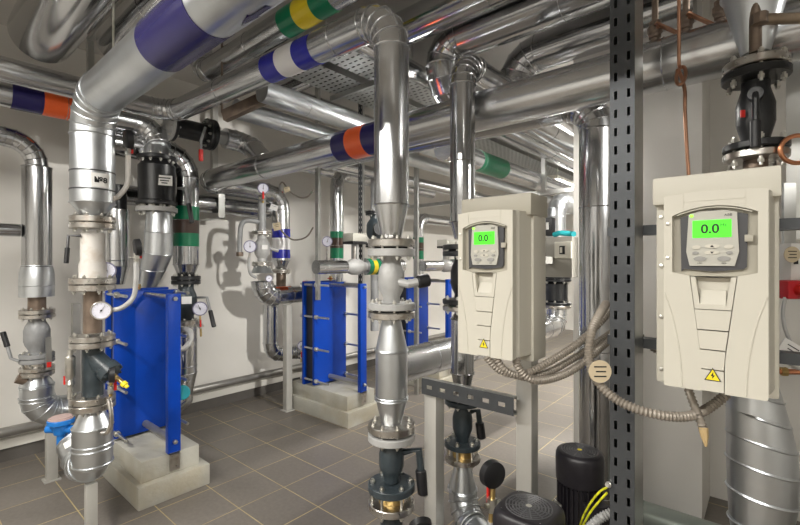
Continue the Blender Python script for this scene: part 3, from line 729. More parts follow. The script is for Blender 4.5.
MB().bx(L1.x+.020, L1.x+.026, L1.y-.125, L1.y-.118, L1.z(378), L1.z(370)).build('lever', RED, t)
t = thing('insulated_elbow', 'fat insulated elbow on a leg at the foot of the left riser', 'pipe', L1.p(408), G_OV)
cone(t, L1.p(425), L1.p(409), .087, .050, GALVB)
jacket(t, L1.p(463), L1.p(425), .087, GALVB, (.04,.55))
ap, an = arcpts(L1.p(455), L1.p(485), L1.p(485)+V((-.5,-.02,.30)), .11, 4)
MB().gores(ap, an, .087, 36, .004).build('elbow', GALVB, t)
e = ap[-1]; dd = an[-1]; jacket(t, e, e+dd*.10, .087, GALVB, (.98,)); 
c_ = e+dd*.10; cone(t, c_, c_+dd*.05, .087, .045, GALVB)
u, v = frame(dd); side = (V((2.5,-.9,.35))-dd*V((2.5,-.9,.35)).dot(dd)).normalized(); up_ = dd.cross(side)
MB().box(e+dd*.05+side*.089, (.06,.04,.0015), Matrix((up_, dd, side)).transposed()).build('label', PAPER, t)
leg('grey leg under the fat elbow of the left riser', L1.x-.03, L1.y, L1.z(488)+.02, .048)
t = thing('water_meter', 'small blue water meter between the two left risers', 'meter', P(63,440,2.42))
w = P(61,424,2.38)
MB().lathe(w-UP*.05, UP, [(0,.032),(.05,.045),(.058,.062),(.078,.062),(.082,.058)], 28).build('body', BLUEM, t)
MB().lathe(w+UP*.032, UP, [(0,.058),(.006,.058),(.007,.05),(.012,.05)], 28).build('cap', mat('dusty_pink_cap', (.45,.33,.31), .5), t)
MB().cyl(w-UP*.025-CAMR*.075, w-UP*.025+CAMR*.085, .022, 16).build('pipe_union', BLUEM, t)
MB().cyl(w-UP*.025+CAMR*.08, w-UP*.015+CAMR*.13, .018, 12).build('nut', BRASS, t)
MB().cyl(w-UP*.05, V((w.x,w.y,w.z-.12)), .02, 12).build('tail', BLUEM, t)
# bent sensor tubes
def bent(name, label, cat, pts, r, m, n=8, group='bent sensor tubes'):
    return tag(MB().tube(spline(pts, n), r, 12).build(name, m), label, cat, group)
bent('sensor_tube', 'bent grey tube joining the brown pipe with the fitting above it', 'tube', [L1.p(309)+V((.05,.03,0)), P(120,308,2.2), P(133,297,2.25), P(136,280,2.25), P(136,262,2.25)], .012, LGREYCAST)
smallvalve('steel shut-off cock on the bent tube above the blue plate of the near exchanger', P(136,264,2.25), UP, .011, XP, ZINC, ZINC)
gauge('black gauge edge-on above the bent tube left of the black valve', P(137,247,2.25), V((.15,.98,.1)), .045, P(136,258,2.25), case=BLACKPL, valve=True)
bent('sensor_tube', 'bent pale tube rising from the labelled drop to a black gauge', 'tube', [P(108,198,2.2)+V((0,.02,0)), P(118,196,2.25), P(127,184,2.3), P(128,165,2.3), P(128,152,2.3)], .013, PRIMER)
gauge('black gauge with red cock edge-on over the pale bent tube', P(128,139,2.3), V((.1,.98,.1)), .052, P(128,154,2.3), case=BLACKPL, valve=True)
gauge('small purple faced gauge behind the off-white spool piece', P(107,270,2.24), V((.9,-.43,0)), .042, P(103,281,2.26), sr=.008)
t = thing('drain_hook', 'rusty hook pipe on the flange over the fat elbow', 'pipe', P(111,402,2.1))
MB().tube(spline([P(109,399,2.12), P(111,412,2.1), P(111,424,2.1), P(107,432,2.1), P(102,433,2.12)], 6), .010, 10).build('bent_tube', STEEL, t)

# ================================================================== NEAR EXCHANGER AND THE LINES AT THE LEFT WALL
plinth('stepped concrete plinth under the nearest blue heat exchanger')
heat_exchanger('nearest blue plate heat exchanger, on the left')
smallvalve('tiny red handled cock on top of the nearest blue heat exchanger', V((-3.45,1.16,1.24)), UP, .011, XP)
L0 = Col(-3.65, .625)
t = thing('insulated_riser', 'dark insulated riser bending to the left edge of the picture', 'pipe', L0.p(300), G_OV)
ap, an = arcpts(V((-3.65,-.2,2.24)), V((-3.65,.625,2.24)), L0.p(200), .16, 6)
MB().gores(ap, an, .060, 36, .003).build('elbow', GALVD, t)
jacket(t, V((-3.65,-2.58,2.24)), ap[0], .060, GALVD, (.3,.8))
cone(t, L0.p(167), ap[-1], .079, .060, GALVD)
jacket(t, L0.p(268), L0.p(167), .079, GALVD, (.02,))
MB().lathe(L0.p(296), UP, [(0,.092),(.11,.093),(.16,.09),(.205,.080)], 40).ring(L0.p(285), UP, .0925, .004, 40).build('collar', GALVB, t)
pipe('bare_pipe', 'short grey pipe joining the leftmost riser at the left edge', 'pipe', [(-3.65,-2.58,1.655), (-3.65,.54,1.655)], .040, .1, GALVD, seam=0)
t = thing('butterfly_valve', 'grey valve with long black gripped lever on the leftmost riser', 'valve', L0.p(395), G_V)
MB().cyl(L0.p(312), L0.p(294), .048, 28).build('neck', BROWN, t)
joint(t, L0.p(313), UP, .095, .026, .004, 8)
body_valve(t, L0.p(354), UP, .25, .070, .045, GREYCAST)
joint(t, L0.p(357), UP, .093, .028, .004, 8, GREYCAST, GREYCAST, ph=.1)
MB().cyl(L0.p(366), L0.p(361), .07, 24).build('wafer', STEEL, t)
joint(t, L0.p(370), UP, .093, .028, .004, 8, STEEL, STEEL)
lever(t, L0.p(358)+V((.02,-.09,0)), P(11,358,2.75), P(3,332,2.75), .010)
MB().beam(L0.p(336)+V((.10,.04,0)), L0.p(368)+V((.11,.04,0)), .03, .008).build('name_plate', SLOTD, t)
MB().beam(L0.p(360)+V((.118,.04,0)), L0.p(365)+V((.118,.04,0)), .022, .004).build('red_mark', RED, t)
MB().cyl(L0.p(374)+V((0,-.10,0)), L0.p(380)+V((.01,-.02,0)), .035, 16).build('drain_stub', BROWN, t)
t = thing('insulated_elbow', 'insulated elbow on a leg at the foot of the leftmost riser', 'pipe', L0.p(376), G_OV)
cone(t, L0.p(384), L0.p(374), .090, .055, GALVB)
jacket(t, L0.p(400), L0.p(384), .090, GALVB, (.05,.9))
ap, an = arcpts(L0.p(398), L0.p(414), L0.p(414)+V((0,.4,0)), .12, 4)
MB().gores(ap, an, .092, 36, .004).build('elbow', GALVB, t)
jacket(t, ap[-1], ap[-1]+YP*.12, .092, GALVB, (1,)); jacket(t, ap[-1]+YP*.12, ap[-1]+YP*.30, .065, GALV, (.5,))
leg('grey leg under the leftmost riser', -3.65, .70, L0.z(425), .06)
# C1: big black valve above the near exchanger
G_C = 'black valves above the near exchanger'
t = thing('check_valve', 'big black valve with white label above the nearest blue heat exchanger', 'valve', C1.p(212), G_V)
MB().lathe(C1.p(212), UP, [(0,.09),(.06,.09),(.09,.128),(.355,.130),(.386,.105),(.425,.10)], 36).build('body', BLACKCAST, t)
flange(t, C1.p(158), UP, .135, .03, BLACKCAST, 10); flange(t, C1.p(203), UP, .142, .03, BLACKCAST, 10); flange(t, C1.p(209.5), UP, .144, .036, LGREYCAST, 10, ph=.6)
nb = V((.92,-.35,0)).normalized(); lp = C1.p(182)+nb*.134+V((.01,.05,0))
lb = MB().box(lp, (.005,.105,.075), Matrix.Rotation(math.atan2(nb.y,nb.x), 3, 'Z')).build('label', PAPER, t)
for i, dz in enumerate((.018, -.002, -.02)):
    MB().box(lp+nb*.003+UP*dz+CAMR*.0, (.002,.08-.02*i,.008), Matrix.Rotation(math.atan2(nb.y,nb.x), 3, 'Z')).build('printed_line', INK, lb)
lever(t, C1.p(186)+V((.05,.14,0)), P(186,188,3.25), P(192,222,3.2), .011)
t = thing('insulated_fitting', 'silver insulated reducer between the elbow and the big black valve', 'pipe', C1.p(157), G_OV)
cone(t, C1.p(157), C1.p(146), .118, .082, GALVB); jacket(t, C1.p(147), C1.p(135), .082, GALVB)
t = thing('insulated_elbow', 'silver gored elbow under the big black valve', 'pipe', C1.p(290), G_OV)
cpts = [C1.p(213)+V((.04,.0,0)), C1.p(232)+V((.04,.0,0)), C1.p(252)+V((.03,.0,0)), C1.p(268)+V((-.02,-.02,0)), C1.p(288)+V((-.08,-.04,0))]
MB().gores(cpts, [UP, (UP+XP*.1).normalized(), (UP+XP*.25).normalized(), (UP+XP*.3).normalized(), UP], .105, 36, .004, radii=[.085,.098,.10,.088,.06]).build('elbow', GALVB, t)
t = thing('insulated_riser', 'insulated pipe with coned foot behind the pale bent tube', 'pipe', V((-3.86,1.14,1.2)), G_OV)
jacket(t, V((-3.86,1.14,1.42)), V((-3.86,1.14,1.86)), .088, GALV, (.1,)); cone(t, V((-3.86,1.14,1.42)), V((-3.86,1.14,1.28)), .088, .055, GALV); jacket(t, V((-3.86,1.14,1.86)), V((-3.86,1.14,2.05)), .07, BLACKCAST)
# C2
C2 = Col(-3.70, 1.60)
t = pipe('insulated_riser', 'insulated riser with green, brown and green bands right of the big black valve', 'pipe',
     [(-3.70,.9,2.34), (-3.70,1.60,2.34), C2.p(264)], .098, .19, GALVD, 5, bands=[(1, 2.34-C2.z(206.5), 2.34-C2.z(220), GREEN), (1, 2.34-C2.z(220), 2.34-C2.z(233), BROWNB), (1, 2.34-C2.z(233), 2.34-C2.z(246), GREEN)], group=G_OV, cone1=(.10,.06))
t = thing('gate_valve', 'dark valve with white label and bent lever on the green banded riser', 'valve', C2.p(325), G_V)
joint(t, C2.p(279.5), UP, .112, .032, .004, 10, BLACKCAST, BLACKCAST)
body_valve(t, C2.p(320), UP, .30, .085, .06, DARKCAST)
flange(t, C2.p(321.5), UP, .10, .04, STEEL, 8)
lp = C2.p(299)+nb*.086; MB().box(lp, (.004,.075,.06), Matrix.Rotation(math.atan2(nb.y,nb.x), 3, 'Z')).build('label', PAPER, t)
lever(t, C2.p(297)+V((.06,.07,0)), P(207,297,3.5), P(214,326,3.45), .011)
gauge('pressure gauge with a pale purple dial right of the green banded riser', P(200,308,3.45), V((.9,-.42,0)), .055, P(201,336,3.45), valve=True, needle=2.0)
t = thing('insulated_riser', 'insulated lower piece of the green banded riser behind the blue exchanger', 'pipe', C2.p(395), G_OV)
jacket(t, C2.p(372), C2.p(326), .085, GALV, (.15,)); cone(t, C2.p(372), C2.p(395), .085, .045, GALV)
MB().tube(spline([C2.p(392), C2.p(401), C2.p(407)+V((-.04,-.1,0)), V((-3.68,1.36,.30))], 6), .045, 16).build('elbow', GALV, t)
t = thing('globe_valve', 'teal handwheel valve low behind the nearest blue exchanger', 'valve', P(182,392,3.3), G_V)
MB().lathe(P(182,392,3.3), V((.9,-.3,.2)), [(0,.05),(.03,.055),(.04,.03),(.07,.03),(.075,.045),(.09,.045)], 20).build('handwheel', TEAL, t)
MB().cyl(P(182,392,3.3), V((-3.69,1.55,.41)), .03, 14).build('body', STEEL, t)
bent('drain_pipe', 'grey bent pipe beside the column of the nearest exchanger', 'tube', [P(178,347,3.1), P(184,348,3.1), P(190,340,3.15), P(190,331,3.2), P(184,329,3.25), P(178,331,3.3)], .02, LGREYCAST)
# black valve line above: from the elbow to the long pipe
t = thing('valve_line', 'dark flanged valve line under the ceiling beside the thick navy banded pipe', 'valve', V((-3.5,1.45,2.46)), G_V)
MB().cyl((-3.5,1.42,2.50), (-3.5,1.68,2.50), .075, 28).build('body', BLACKCAST, t)
joint(t, V((-3.5,1.70,2.50)), YP, .125, .03, .005, 10, BLACKCAST, BLACKCAST); joint(t, V((-3.5,1.40,2.50)), YP, .115, .02, .003, 8, LGREYCAST, BLACKCAST)
MB().cyl((-3.5,1.72,2.50), (-3.5,1.90,2.50), .055, 24).build('neck', LGREYCAST, t)
lever(t, V((-3.40,1.62,2.52)), P(201,140,3.4), P(201,160,3.4), .011, GREYCAST, RED)
pipe('insulated_elbow', 'silver gored elbow leading from the dark flanged valve into the long orange banded pipe', 'pipe', [(-3.5,1.83,2.50), (-3.5,2.06,2.50), (-3.12,1.99,2.25)], .085, .12, GALV, 4, group=G_OV, seam=0)
# wall pipes
pipe('heating_pipe', 'thin grey pipe running low along the left wall above the baseboard', 'pipe', [(-4.17,-2.58,.235), (-4.17,9.4,.235)], .035, .1, WALLPIPE, seam=0, group='pipes on the left wall')
pipe('heating_pipe', 'insulated pipe running along the left wall at head height behind the green banded riser', 'pipe', [(-3.98,1.2,2.00), (-3.98,2.56,1.985)], .080, .1, GALVD, seam=.5, off=.55, group='pipes on the left wall')
t = thing('wall_bracket', 'grey strap bracket hanging the head height wall pipe', 'bracket', V((-3.88,2.0,1.87)))
MB().bx(-3.885, -3.875, 1.97, 2.03, 1.86, 2.11).bx(-4.24, -3.875, 1.97, 2.03, 1.86, 1.868).build('strap', SLOTD, t); MB().bx(-4.24, -3.875, 1.98, 2.02, 2.10, 2.11).build('arm', SLOTD, t)
strut('dark hanger strut from the ceiling to the head height wall pipe', (-4.02,2.0,2.11), (-4.02,2.0,ZC), .05, .05, RACK)
post('narrow grey upright behind the strainer on the left riser', -3.9, .89, .05, .05, 0, 1.15, PAINTLEG, 'pipe_support_leg', 'pipe stand', group='pipe support legs')
# ================================================================== SECOND EXCHANGER AND ITS LINES
plinth('stepped concrete plinth under the second blue heat exchanger', 1.65)
heat_exchanger('second blue plate heat exchanger, middle distance behind the floor tiles', 0, 1.65)
plinth('stepped concrete plinth under the farthest blue heat exchanger', 3.05)
heat_exchanger('farthest blue plate heat exchanger, seen between the two middle columns', 0, 3.05)
smallvalve('small red handled brass cock on the pipe left of the second exchanger', V((-3.50,2.68,1.20)), UP, .014, V((.8,-.5,.3)))
smallvalve('tiny red handled cock on top of the second blue heat exchanger', V((-3.45,2.95,1.245)), UP, .013, XP)
E = Col(-3.65, 2.28)
t = thing('insulated_elbow', 'insulated elbow with orange mark running into the second blue exchanger', 'pipe', E.p(262), G_OV)
cone(t, E.p(272), E.p(264), .10, .06, GALVB)
zel = E.z(296); ap, an = arcpts(E.p(271), V((-3.65,2.28,zel)), V((-3.65,2.7,zel)), .14, 5)
MB().gores(ap, an, .10, 36, .004).build('elbow', GALV, t)
jacket(t, ap[-1], V((-3.65,2.86,zel)), .085, GALV, (.02,.4))
MB().box(V((-3.60,2.47,zel+.085)), (.05,.16,.004)).build('orange_mark', ORANGE, t)
leg('tall grey leg under the pipe left of the second exchanger', -3.60, 2.53, zel-.095, .065)
t = thing('balancing_valve', 'grey flanged valve with small label left of the blue and white banded riser', 'valve', E.p(262), G_V)
joint(t, E.p(263.5), UP, .092, E.r(1.6), .003, 8)
body_valve(t, E.p(261), UP, E.r(27), .072, .042, LGREYCAST)
joint(t, E.p(232.5), UP, .092, E.r(1.6), .003, 8)
MB().box(E.p(247)+V((.075,-.02,0)), (.004,.06,.04)).build('label', PAPER, t)
MB().cyl(E.p(247)+V((.02,.06,0)), E.p(250)+V((.06,.14,0)), .018, 12).build('spindle', LGREYCAST, t)
t = thing('riser_pipe', 'thin grey riser over the grey flanged valve, with a bent arm to the left', 'pipe', E.p(231), 'bare risers')
MB().cyl(E.p(231), E.p(195), .036, 20).build('tube', GREYCAST, t)
MB().tube(spline([E.p(222), E.p(221)+V((-.02,-.14,0)), E.p(226)+V((-.02,-.20,0)), E.p(240)+V((-.02,-.215,0)), E.p(253)+V((-.02,-.215,0))], 6), .022, 12).build('bent_arm', GREYCAST, t)
MB().cyl(E.p(252)+V((-.02,-.215,0)), E.p(256)+V((-.02,-.215,0)), .032, 8).build('end_cap', BROWN, t)
gd = V((.86,-.5,0))
gauge('highest pressure gauge, over the grey flanged valve beside the banded riser', E.p(189)+V((.05,-.02,0)), gd, .050, E.p(203)+V((.04,-.015,0)), valve=True, needle=1.5, sr=.010)
gauge('pressure gauge with a white face left of the grey flanged valve', P(250,246,4.0), gd, .056, P(249,258,4.0), needle=1.6, sr=.010)
bent('sensor_tube', 'bent tube from the white faced gauge down to the insulated elbow', 'tube', [P(249,257,4.0), P(249,268,4.0), P(251,274,4.02), P(256,277,4.05)], .013, LGREYCAST)
gauge('small round dial on the insulated elbow left of the second exchanger', P(269,278,3.98), gd, .030, P(268,279,4.03), 'dial_gauge', needle=.8, via=[P(268.5,278.5,4.0)])
t = thing('gate_valve', 'small flanged fitting at the foot of the blue and white banded riser', 'valve', V((-3.9,2.66,1.18)), G_V)
joint(t, V((-3.9,2.66,1.36)), UP, .10, .016, .003, 8); MB().cyl((-3.9,2.66,1.20), (-3.9,2.66,1.345), .05, 20).build('tube', BROWN, t)
t = pipe('insulated_elbow', 'low insulated elbow entering the bottom of the second exchanger', 'pipe', [(-3.88,2.52,1.02), (-3.88,2.52,.50), (-3.88,2.85,.50), (-3.70,2.85,.50)], .075, .13, GALV, 4, group=G_OV, seam=0)
gauge('pressure gauge on the low pipe left of the second exchanger', P(302,345,4.3), gd, .046, P(301,362,4.3), valve=True, case=GCASE)
# cables with tags by the wall
t = thing('sensor_pocket', 'thin upright sensor pocket with a red mark beside the banded riser', 'sensor', P(280,225,4.55))
MB().cyl(P(280,222,4.55), P(280,184,4.55), .013, 10).build('tube', LGREYCAST, t); MB().cyl(P(280,199,4.55), P(280,193,4.55), .028, 10).build('collar', BROWN, t); MB().box(P(282,194,4.5), (.02,.02,.06)).build('red_mark', RED, t)
bent('sensor_cable', 'upper grey sensor cable curving to the slotted upright', 'cable', [P(280,184,4.54), P(283,182,4.5), P(290,191,4.4), P(300,197,4.25), P(308,196,4.1), P(313,190,3.98)], .008, CONDUIT)
bent('sensor_cable', 'lower grey sensor cable curving to the slotted upright', 'cable', [P(276,208,4.4), P(279,226,4.4), P(290,238,4.35), P(300,239,4.2), P(308,235,4.05), P(313,227,3.98)], .008, CONDUIT)
def cardtag(label, p, ax, ay, w, h, m=CARD, lines=3, dep=.004, roundt=False):
    p = V(p); ax = V(ax).normalized(); az = ax.cross(V(ay)).normalized(); ay = az.cross(ax)
    t = thing('cable_tag', label, 'tag', p, 'paper and card cable tags')
    if roundt: b = MB().cyl(p-az*dep/2, p+az*dep/2, w/2, 28)
    else: b = MB().box(p, (w,h,dep), Matrix((ax,ay,az)).transposed())
    b = b.build('card', m, t)
    for i in range(lines):
        MB().box(p+az*(dep/2+.0004)+ay*h*(.22-.22*i)+ax*w*.03*(i%2), (w*(.55-.1*(i%2)),h*.06,.0005), Matrix((ax,ay,az)).transposed()).build('handwriting', INK, b)
    return t
cardtag('square beige tag on the lower sensor cable by the banded riser', P(277,226,4.3), CAMR+UP*.2, UP-CAMR*.3, .075, .075, CARD, 2)
cardtag('pale tag under the highest pressure gauge', P(274,207,4.28), CAMR+DN*.3, UP+CAMR*.4, .075, .055, PAPER, 1)
cardtag('small beige tag on the upper sensor cable', P(287,189,4.4), CAMR+UP*.3, UP, .06, .05, CARD, 1)
# F risers
Fc = Col(-3.9, 3.43)
def friser(label, y, ztop, lab2):
    c = Col(-3.9, y)
    return pipe('insulated_riser', label, 'pipe', [(-3.9,y,.25), (-3.9,y,ztop), (-3.9,y+1.9,ztop+.0)], .078, .15, GALV, 4,
        bands=[(0, 1.74-.25, 1.785-.25+.03, GREEN), (0, 1.62-.25, 1.74-.25, BROWNB), (0, 1.50-.25, 1.62-.25, GREEN)], group=G_OV, seam=.9, off=.5)
friser('insulated riser with green, brown and green bands beside the slotted upright in the middle distance', 3.43, 2.50, '')
friser('farther insulated riser with green and brown bands, seen right of the middle column', 5.0, 2.10, '')
pipe('insulated_pipe', 'short insulated pipe along the wall joining the middle riser below the orange banded pipe', 'pipe', [(-3.9,2.85,2.50), (-3.9,3.34,2.50)], .062, .1, GALV, group=G_OV, seam=0)
gauge('pressure gauge on a thin stem left of the green and brown banded middle riser', P(327,241,4.9), gd, .058, P(327,262,4.9), needle=1.3, sr=.012)
# horizontal line above the second exchanger, with actuator and bands
def hline(y, pl, al, ls):
    pipe('insulated_pipe', pl, 'pipe', [(-2.95,y,1.41), (-2.95,y+.33,1.41)], .060, .1, GALV, group='lines over the exchangers', seam=.2, off=.1)
    t = thing('actuator_valve', al, 'valve', V((-2.95,y+.46,1.41)), 'motor valves')
    body_valve(t, V((-2.95,y+.33,1.41)), YP, .26, .075, .045, LGREYCAST); MB().cyl((-2.95,y+.46,1.46), (-2.95,y+.46,1.60), .022, 14).build('spindle', STEEL, t)
    MB().bx(-2.99, -2.91, y+.45, y+.47, 1.47, 1.62).build('yoke', LGREYCAST, t)
    MB().bx(-3.02, -2.88, y+.37, y+.55, 1.62, 1.645, .004).build('actuator_base', BLACKPL, t); MB().bx(-3.02, -2.88, y+.37, y+.55, 1.645, 1.72, .008).build('actuator_cover', PANELGREY, t)
    pipe('insulated_pipe', ls, 'pipe', [(-2.95,y+.59,1.41), (-2.95,y+1.12,1.41)], .078, .1, GALV, bands=[(0,0,.055,GREEN),(0,.055,.11,YELLOW),(0,.11,.16,GREEN)], group='lines over the exchangers', seam=0)
hline(2.36, 'slim horizontal pipe over the second exchanger, left of its motor valve', 'motor valve with grey actuator above the second exchanger', 'horizontal pipe with green and yellow bands just left of the middle column')
hline(3.86, 'slim horizontal pipe over the farthest exchanger', 'motor valve with grey actuator above the farthest exchanger', 'horizontal pipe with green and yellow bands left of the left drive')
channel('narrow slotted upright left of the second exchanger', -3.235, -3.195, 2.58, .03, 1.10, ZC, 1, .05, .008, .02, frontm=SLOTD, lip=.008, group='slotted uprights by the exchangers')
channel('slotted upright behind the motor valve of the second exchanger', -3.02, -2.965, 2.93, .03, 0, ZC, 2, .05, .009, .022, lip=.008, group='slotted uprights by the exchangers')
channel('slotted upright right of the middle column, before the farthest exchanger', -2.98, -2.93, 3.74, .03, 0, ZC, 1, .05, .009, .022, frontm=SLOTD, lip=.008, group='slotted uprights by the exchangers')
t = thing('gate_valve', 'dark valve on a thin riser half hidden by the middle drop', 'valve', V((-3.3,3.45,1.0)), G_V)
K = Col(-3.3, 3.45)
MB().cyl(K.p(330), K.p(180), .045, 20).build('tube', GREYCAST, t); body_valve(t, K.p(243), UP, K.r(28), .09, .05, DARKCAST)
joint(t, K.p(245), UP, .10, .02, .003, 6, BLACKCAST, BLACKCAST); joint(t, K.p(213), UP, .10, .02, .003, 6, BLACKCAST, BLACKCAST)
MB().lathe(K.p(229), V((.9,-.4,0)), [(0,.05),(.12,.05),(.125,.07),(.15,.07)], 20).build('gear_head', BLACKCAST, t)
# far column at the end of the low wide pipe
G = Col(-1.50, 4.0)
t = thing('check_valve', 'far black flanged valve seen between the left drive and the white pier', 'valve', V((-1.5,4.0,1.02)), G_V)
z0 = 1.03
joint(t, V((-1.5,4.0,z0+.03)), UP, .13, .022, .004, 8, STEEL, BLACKCAST); MB().lathe((-1.5,4.0,z0+.055), UP, [(0,.085),(.02,.10),(.17,.10),(.19,.085)], 28).build('body', BLACKCAST, t)
joint(t, V((-1.5,4.0,z0+.27)), UP, .13, .022, .004, 8, BLACKCAST, BLACKCAST)
pipe('insulated_riser', 'far insulated riser above the black flanged valve behind the socket box', 'pipe', [(-1.5,4.0,1.33), (-1.5,4.0,2.02), (-1.5,5.6,2.02)], .082, .15, GALVB, 4, group=G_OV, seam=.2, off=.05)
t2 = dup(t, (.36,.10,0), 'second far black flanged valve at the edge of the white pier')
pipe('insulated_riser', 'second far insulated pipe at the edge of the white pier', 'pipe', [(-1.14,4.1,.0), (-1.14,4.1,1.02)], .082, .1, GALVB, group=G_OV, seam=.3)
pipe('insulated_riser', 'far insulated riser over the second black flanged valve', 'pipe', [(-1.14,4.1,1.33), (-1.14,4.1,2.4)], .082, .1, GALVB, group=G_OV, seam=.3)

# ================================================================== MIDDLE COLUMN (V1)
t = thing('lever_valve', 'light grey flanged valve with dark-gripped lever on the middle column', 'valve', V1.p(318), G_V)
FR = V1.r(23.5)
joint(t, V1.p(247.5), UP, FR, V1.r(7.5), V1.r(2), 8, LGREYCAST, STEEL)
body_valve(t, V1.p(302), UP, V1.r(47), V1.r(13), V1.r(8.5), LGREYCAST)
joint(t, V1.p(309.5), UP, FR, V1.r(6.5), V1.r(2), 8, STEEL, LGREYCAST, ph=.1)
lever(t, V1.p(281)+CAMR*.03-CAMF*.03, V1.p(283)+CAMR*.07-CAMF*.05, V1.p(279)+CAMR*.155-CAMF*.03, V1.r(4.2), LGREYCAST, BLACKPL)
t = thing('insulated_riser', 'insulated silver piece with two cones in the middle column', 'pipe', V1.p(421), G_OV)
cone(t, V1.p(349), V1.p(317), V1.r(16), V1.r(9), GALVB); jacket(t, V1.p(398), V1.p(349), V1.r(16), GALVB, (.05,.98)); cone(t, V1.p(398), V1.p(424), V1.r(16), V1.r(9.5), GALVB)
t = thing('lever_valve', 'dark lever valve with bolted flanges at the foot of the middle column', 'valve', V1.p(500), G_V)
joint(t, V1.p(430.5), UP, V1.r(23.5), V1.r(7), V1.r(2.5), 8, LGREYCAST, STEEL)
body_valve(t, V1.p(480), UP, V1.r(44), V1.r(12.5), V1.r(8), DARKCAST)
flange(t, V1.p(485), UP, V1.r(23.5), V1.r(7), DARKCAST, 6, (.09,.012), .2, .011)
flange(t, V1.p(503), UP, V1.r(23), V1.r(7), STEEL, 0)
MB().cyl(V1.p(500), V1.p(488), V1.r(13), 20).build('gasket', BRASS, t)
lever(t, V1.p(452)+CAMR*.04, V1.p(447)+CAMR*.115-CAMF*.02, V1.p(490)+CAMR*.135-CAMF*.02, .016, DARKCAST, BLACKPL)
pipe('bare_pipe', 'dark pipe under the lowest flange of the middle column', 'pipe', [V1.p(507), V((V1.x,V1.y,.16)), V((V1.x+.45,V1.y-.05,.16))], .048, .09, DARKCAST, 6, seam=0)
# ------------------------------------------------------------------ second column (V2)
t = thing('lever_valve', 'dark flanged valve mostly hidden behind the left edge of the left drive', 'valve', V2.p(318), G_V)
joint(t, V2.p(250), UP, V2.r(20), V2.r(5), V2.r(1.5), 8, BLACKCAST, BLACKCAST); body_valve(t, V2.p(299), UP, V2.r(45), V2.r(12), V2.r(8), BLACKCAST); joint(t, V2.p(304), UP, V2.r(20), V2.r(5), V2.r(1.5), 8, STEEL, BLACKCAST)
t = thing('insulated_riser', 'insulated silver piece with coned foot behind the left drive', 'pipe', V2.p(393), G_OV)
jacket(t, V2.p(372), V2.p(318), V2.r(11.5), GALVD); cone(t, V2.p(372), V2.p(393), V2.r(11.5), V2.r(7), GALVD); cone(t, V2.p(318), V2.p(311), V2.r(11.5), V2.r(7), GALVD)
t = thing('lever_valve', 'dark lever valve under the slotted rail below the left drive', 'valve', V2.p(462), G_V)
joint(t, V2.p(398), UP, V2.r(18), V2.r(4.5), V2.r(1.5), 8, DARKCAST, STEEL); body_valve(t, V2.p(441), UP, V2.r(39), V2.r(10), V2.r(6.5), DARKCAST)
flange(t, V2.p(443), UP, V2.r(18), V2.r(5), DARKCAST, 6, (.07,.01), .2, .0105); flange(t, V2.p(457), UP, V2.r(18), V2.r(5), STEEL, 0); MB().cyl(V2.p(455), V2.p(446), V2.r(10), 20).build('gasket', BRASS, t)
lever(t, V2.p(412)+CAMR*.03, V2.p(409)+CAMR*.07-CAMF*.01, V2.p(436)+CAMR*.085-CAMF*.01, .013, DARKCAST, BLACKPL)
t = thing('insulated_elbow', 'gored silver elbow at the foot of the column behind the round gauge', 'pipe', V2.p(462), G_OV)
cone(t, V2.p(487), V2.p(461), V2.r(14), V2.r(7.5), GALVB)
ap, an = arcpts(V2.p(487), V2.p(513), V2.p(513)+V((.5,-.32,0)), V2.r(25), 4); MB().gores(ap, an, V2.r(14), 32, .004).build('elbow', GALVB, t)
jacket(t, ap[-1], ap[-1]+an[-1]*.20, V2.r(13), GALVB, (.1,)); MB().cyl(ap[-1]+an[-1]*.20, ap[-1]+an[-1]*.34, .035, 16).build('tube', BROWN, t)
gauge('large round gauge turned away, over a red lever cock beside the front motor', P(493,474,1.62), CAMF-CAMR*.45, .050, P(491,522,1.62), valve=True, case=BLACKPL, sr=.010)
bent('gauge_pipe', 'thin upright pipe carrying the large round gauge', 'tube', [P(491,521,1.62), P(491,545,1.62), V((P(491,545,1.62).x, P(491,545,1.62).y, .2))], .013, LGREYCAST, 3)
gauge('round black gauge half cut by the bottom edge of the picture', P(421,527,1.70), CAMF-CAMR*.2+UP*.5, .045, P(421,548,1.72), case=BLACKPL)
bent('gauge_pipe', 'thin pipe under the gauge at the bottom edge of the picture', 'tube', [P(421,547,1.72), V((P(421,547,1.72).x, P(421,547,1.72).y, .22))], .012, LGREYCAST, 2)

# ================================================================== STEEL RACK, DRIVES, MOTORS
post('grey rack post under the left part of the left drive, beside the lever valve', -1.07, 1.48, .06, .06, 0, .905, group='rack posts')
post('grey rack post carrying the left drive on the right', -.683, 1.53, .06, .06, 0, 1.60, group='rack posts')
t = thing('slotted_rail', 'dark slotted rail between the two posts below the left drive', 'rail', V((-.85,1.435,.92)))
rail = channel('x', 0, .065, 0, .03, 0, .41, 1, .065, .016, .028)
for ch in list(rail.children):
    ch.parent = t
    ch.data.transform(Matrix.Translation(V((-.690,1.432,.905))-V(t.location)) @ Matrix.Rotation(-PI/2, 4, 'Y').inverted() @ Matrix.Rotation(PI, 4, 'Y') @ Matrix.Translation(V(rail.location)))
bpy.data.objects.remove(rail)
drive('cream frequency drive on the right, largest, above the silver elbow', -.203, 1.44)
drive('cream frequency drive on the left, smaller, with shade-darkened rain cap', -.817, 1.44)
channel('tall slotted steel strut between the two drives', -.364, -.297, 1.40, .11, 0, ZC, 2, .0545, .0085, .025, lip=.067)
strut('horizontal slotted arm fixing the right drive to the strut', (-.40,1.53,1.20), (.10,1.53,1.20), .041, .03, SLOTG, group='drive fixing arms')
strut('upper horizontal slotted arm fixing the right drive to the strut', (-.40,1.53,1.55), (.10,1.53,1.55), .041, .03, SLOTG, group='drive fixing arms')
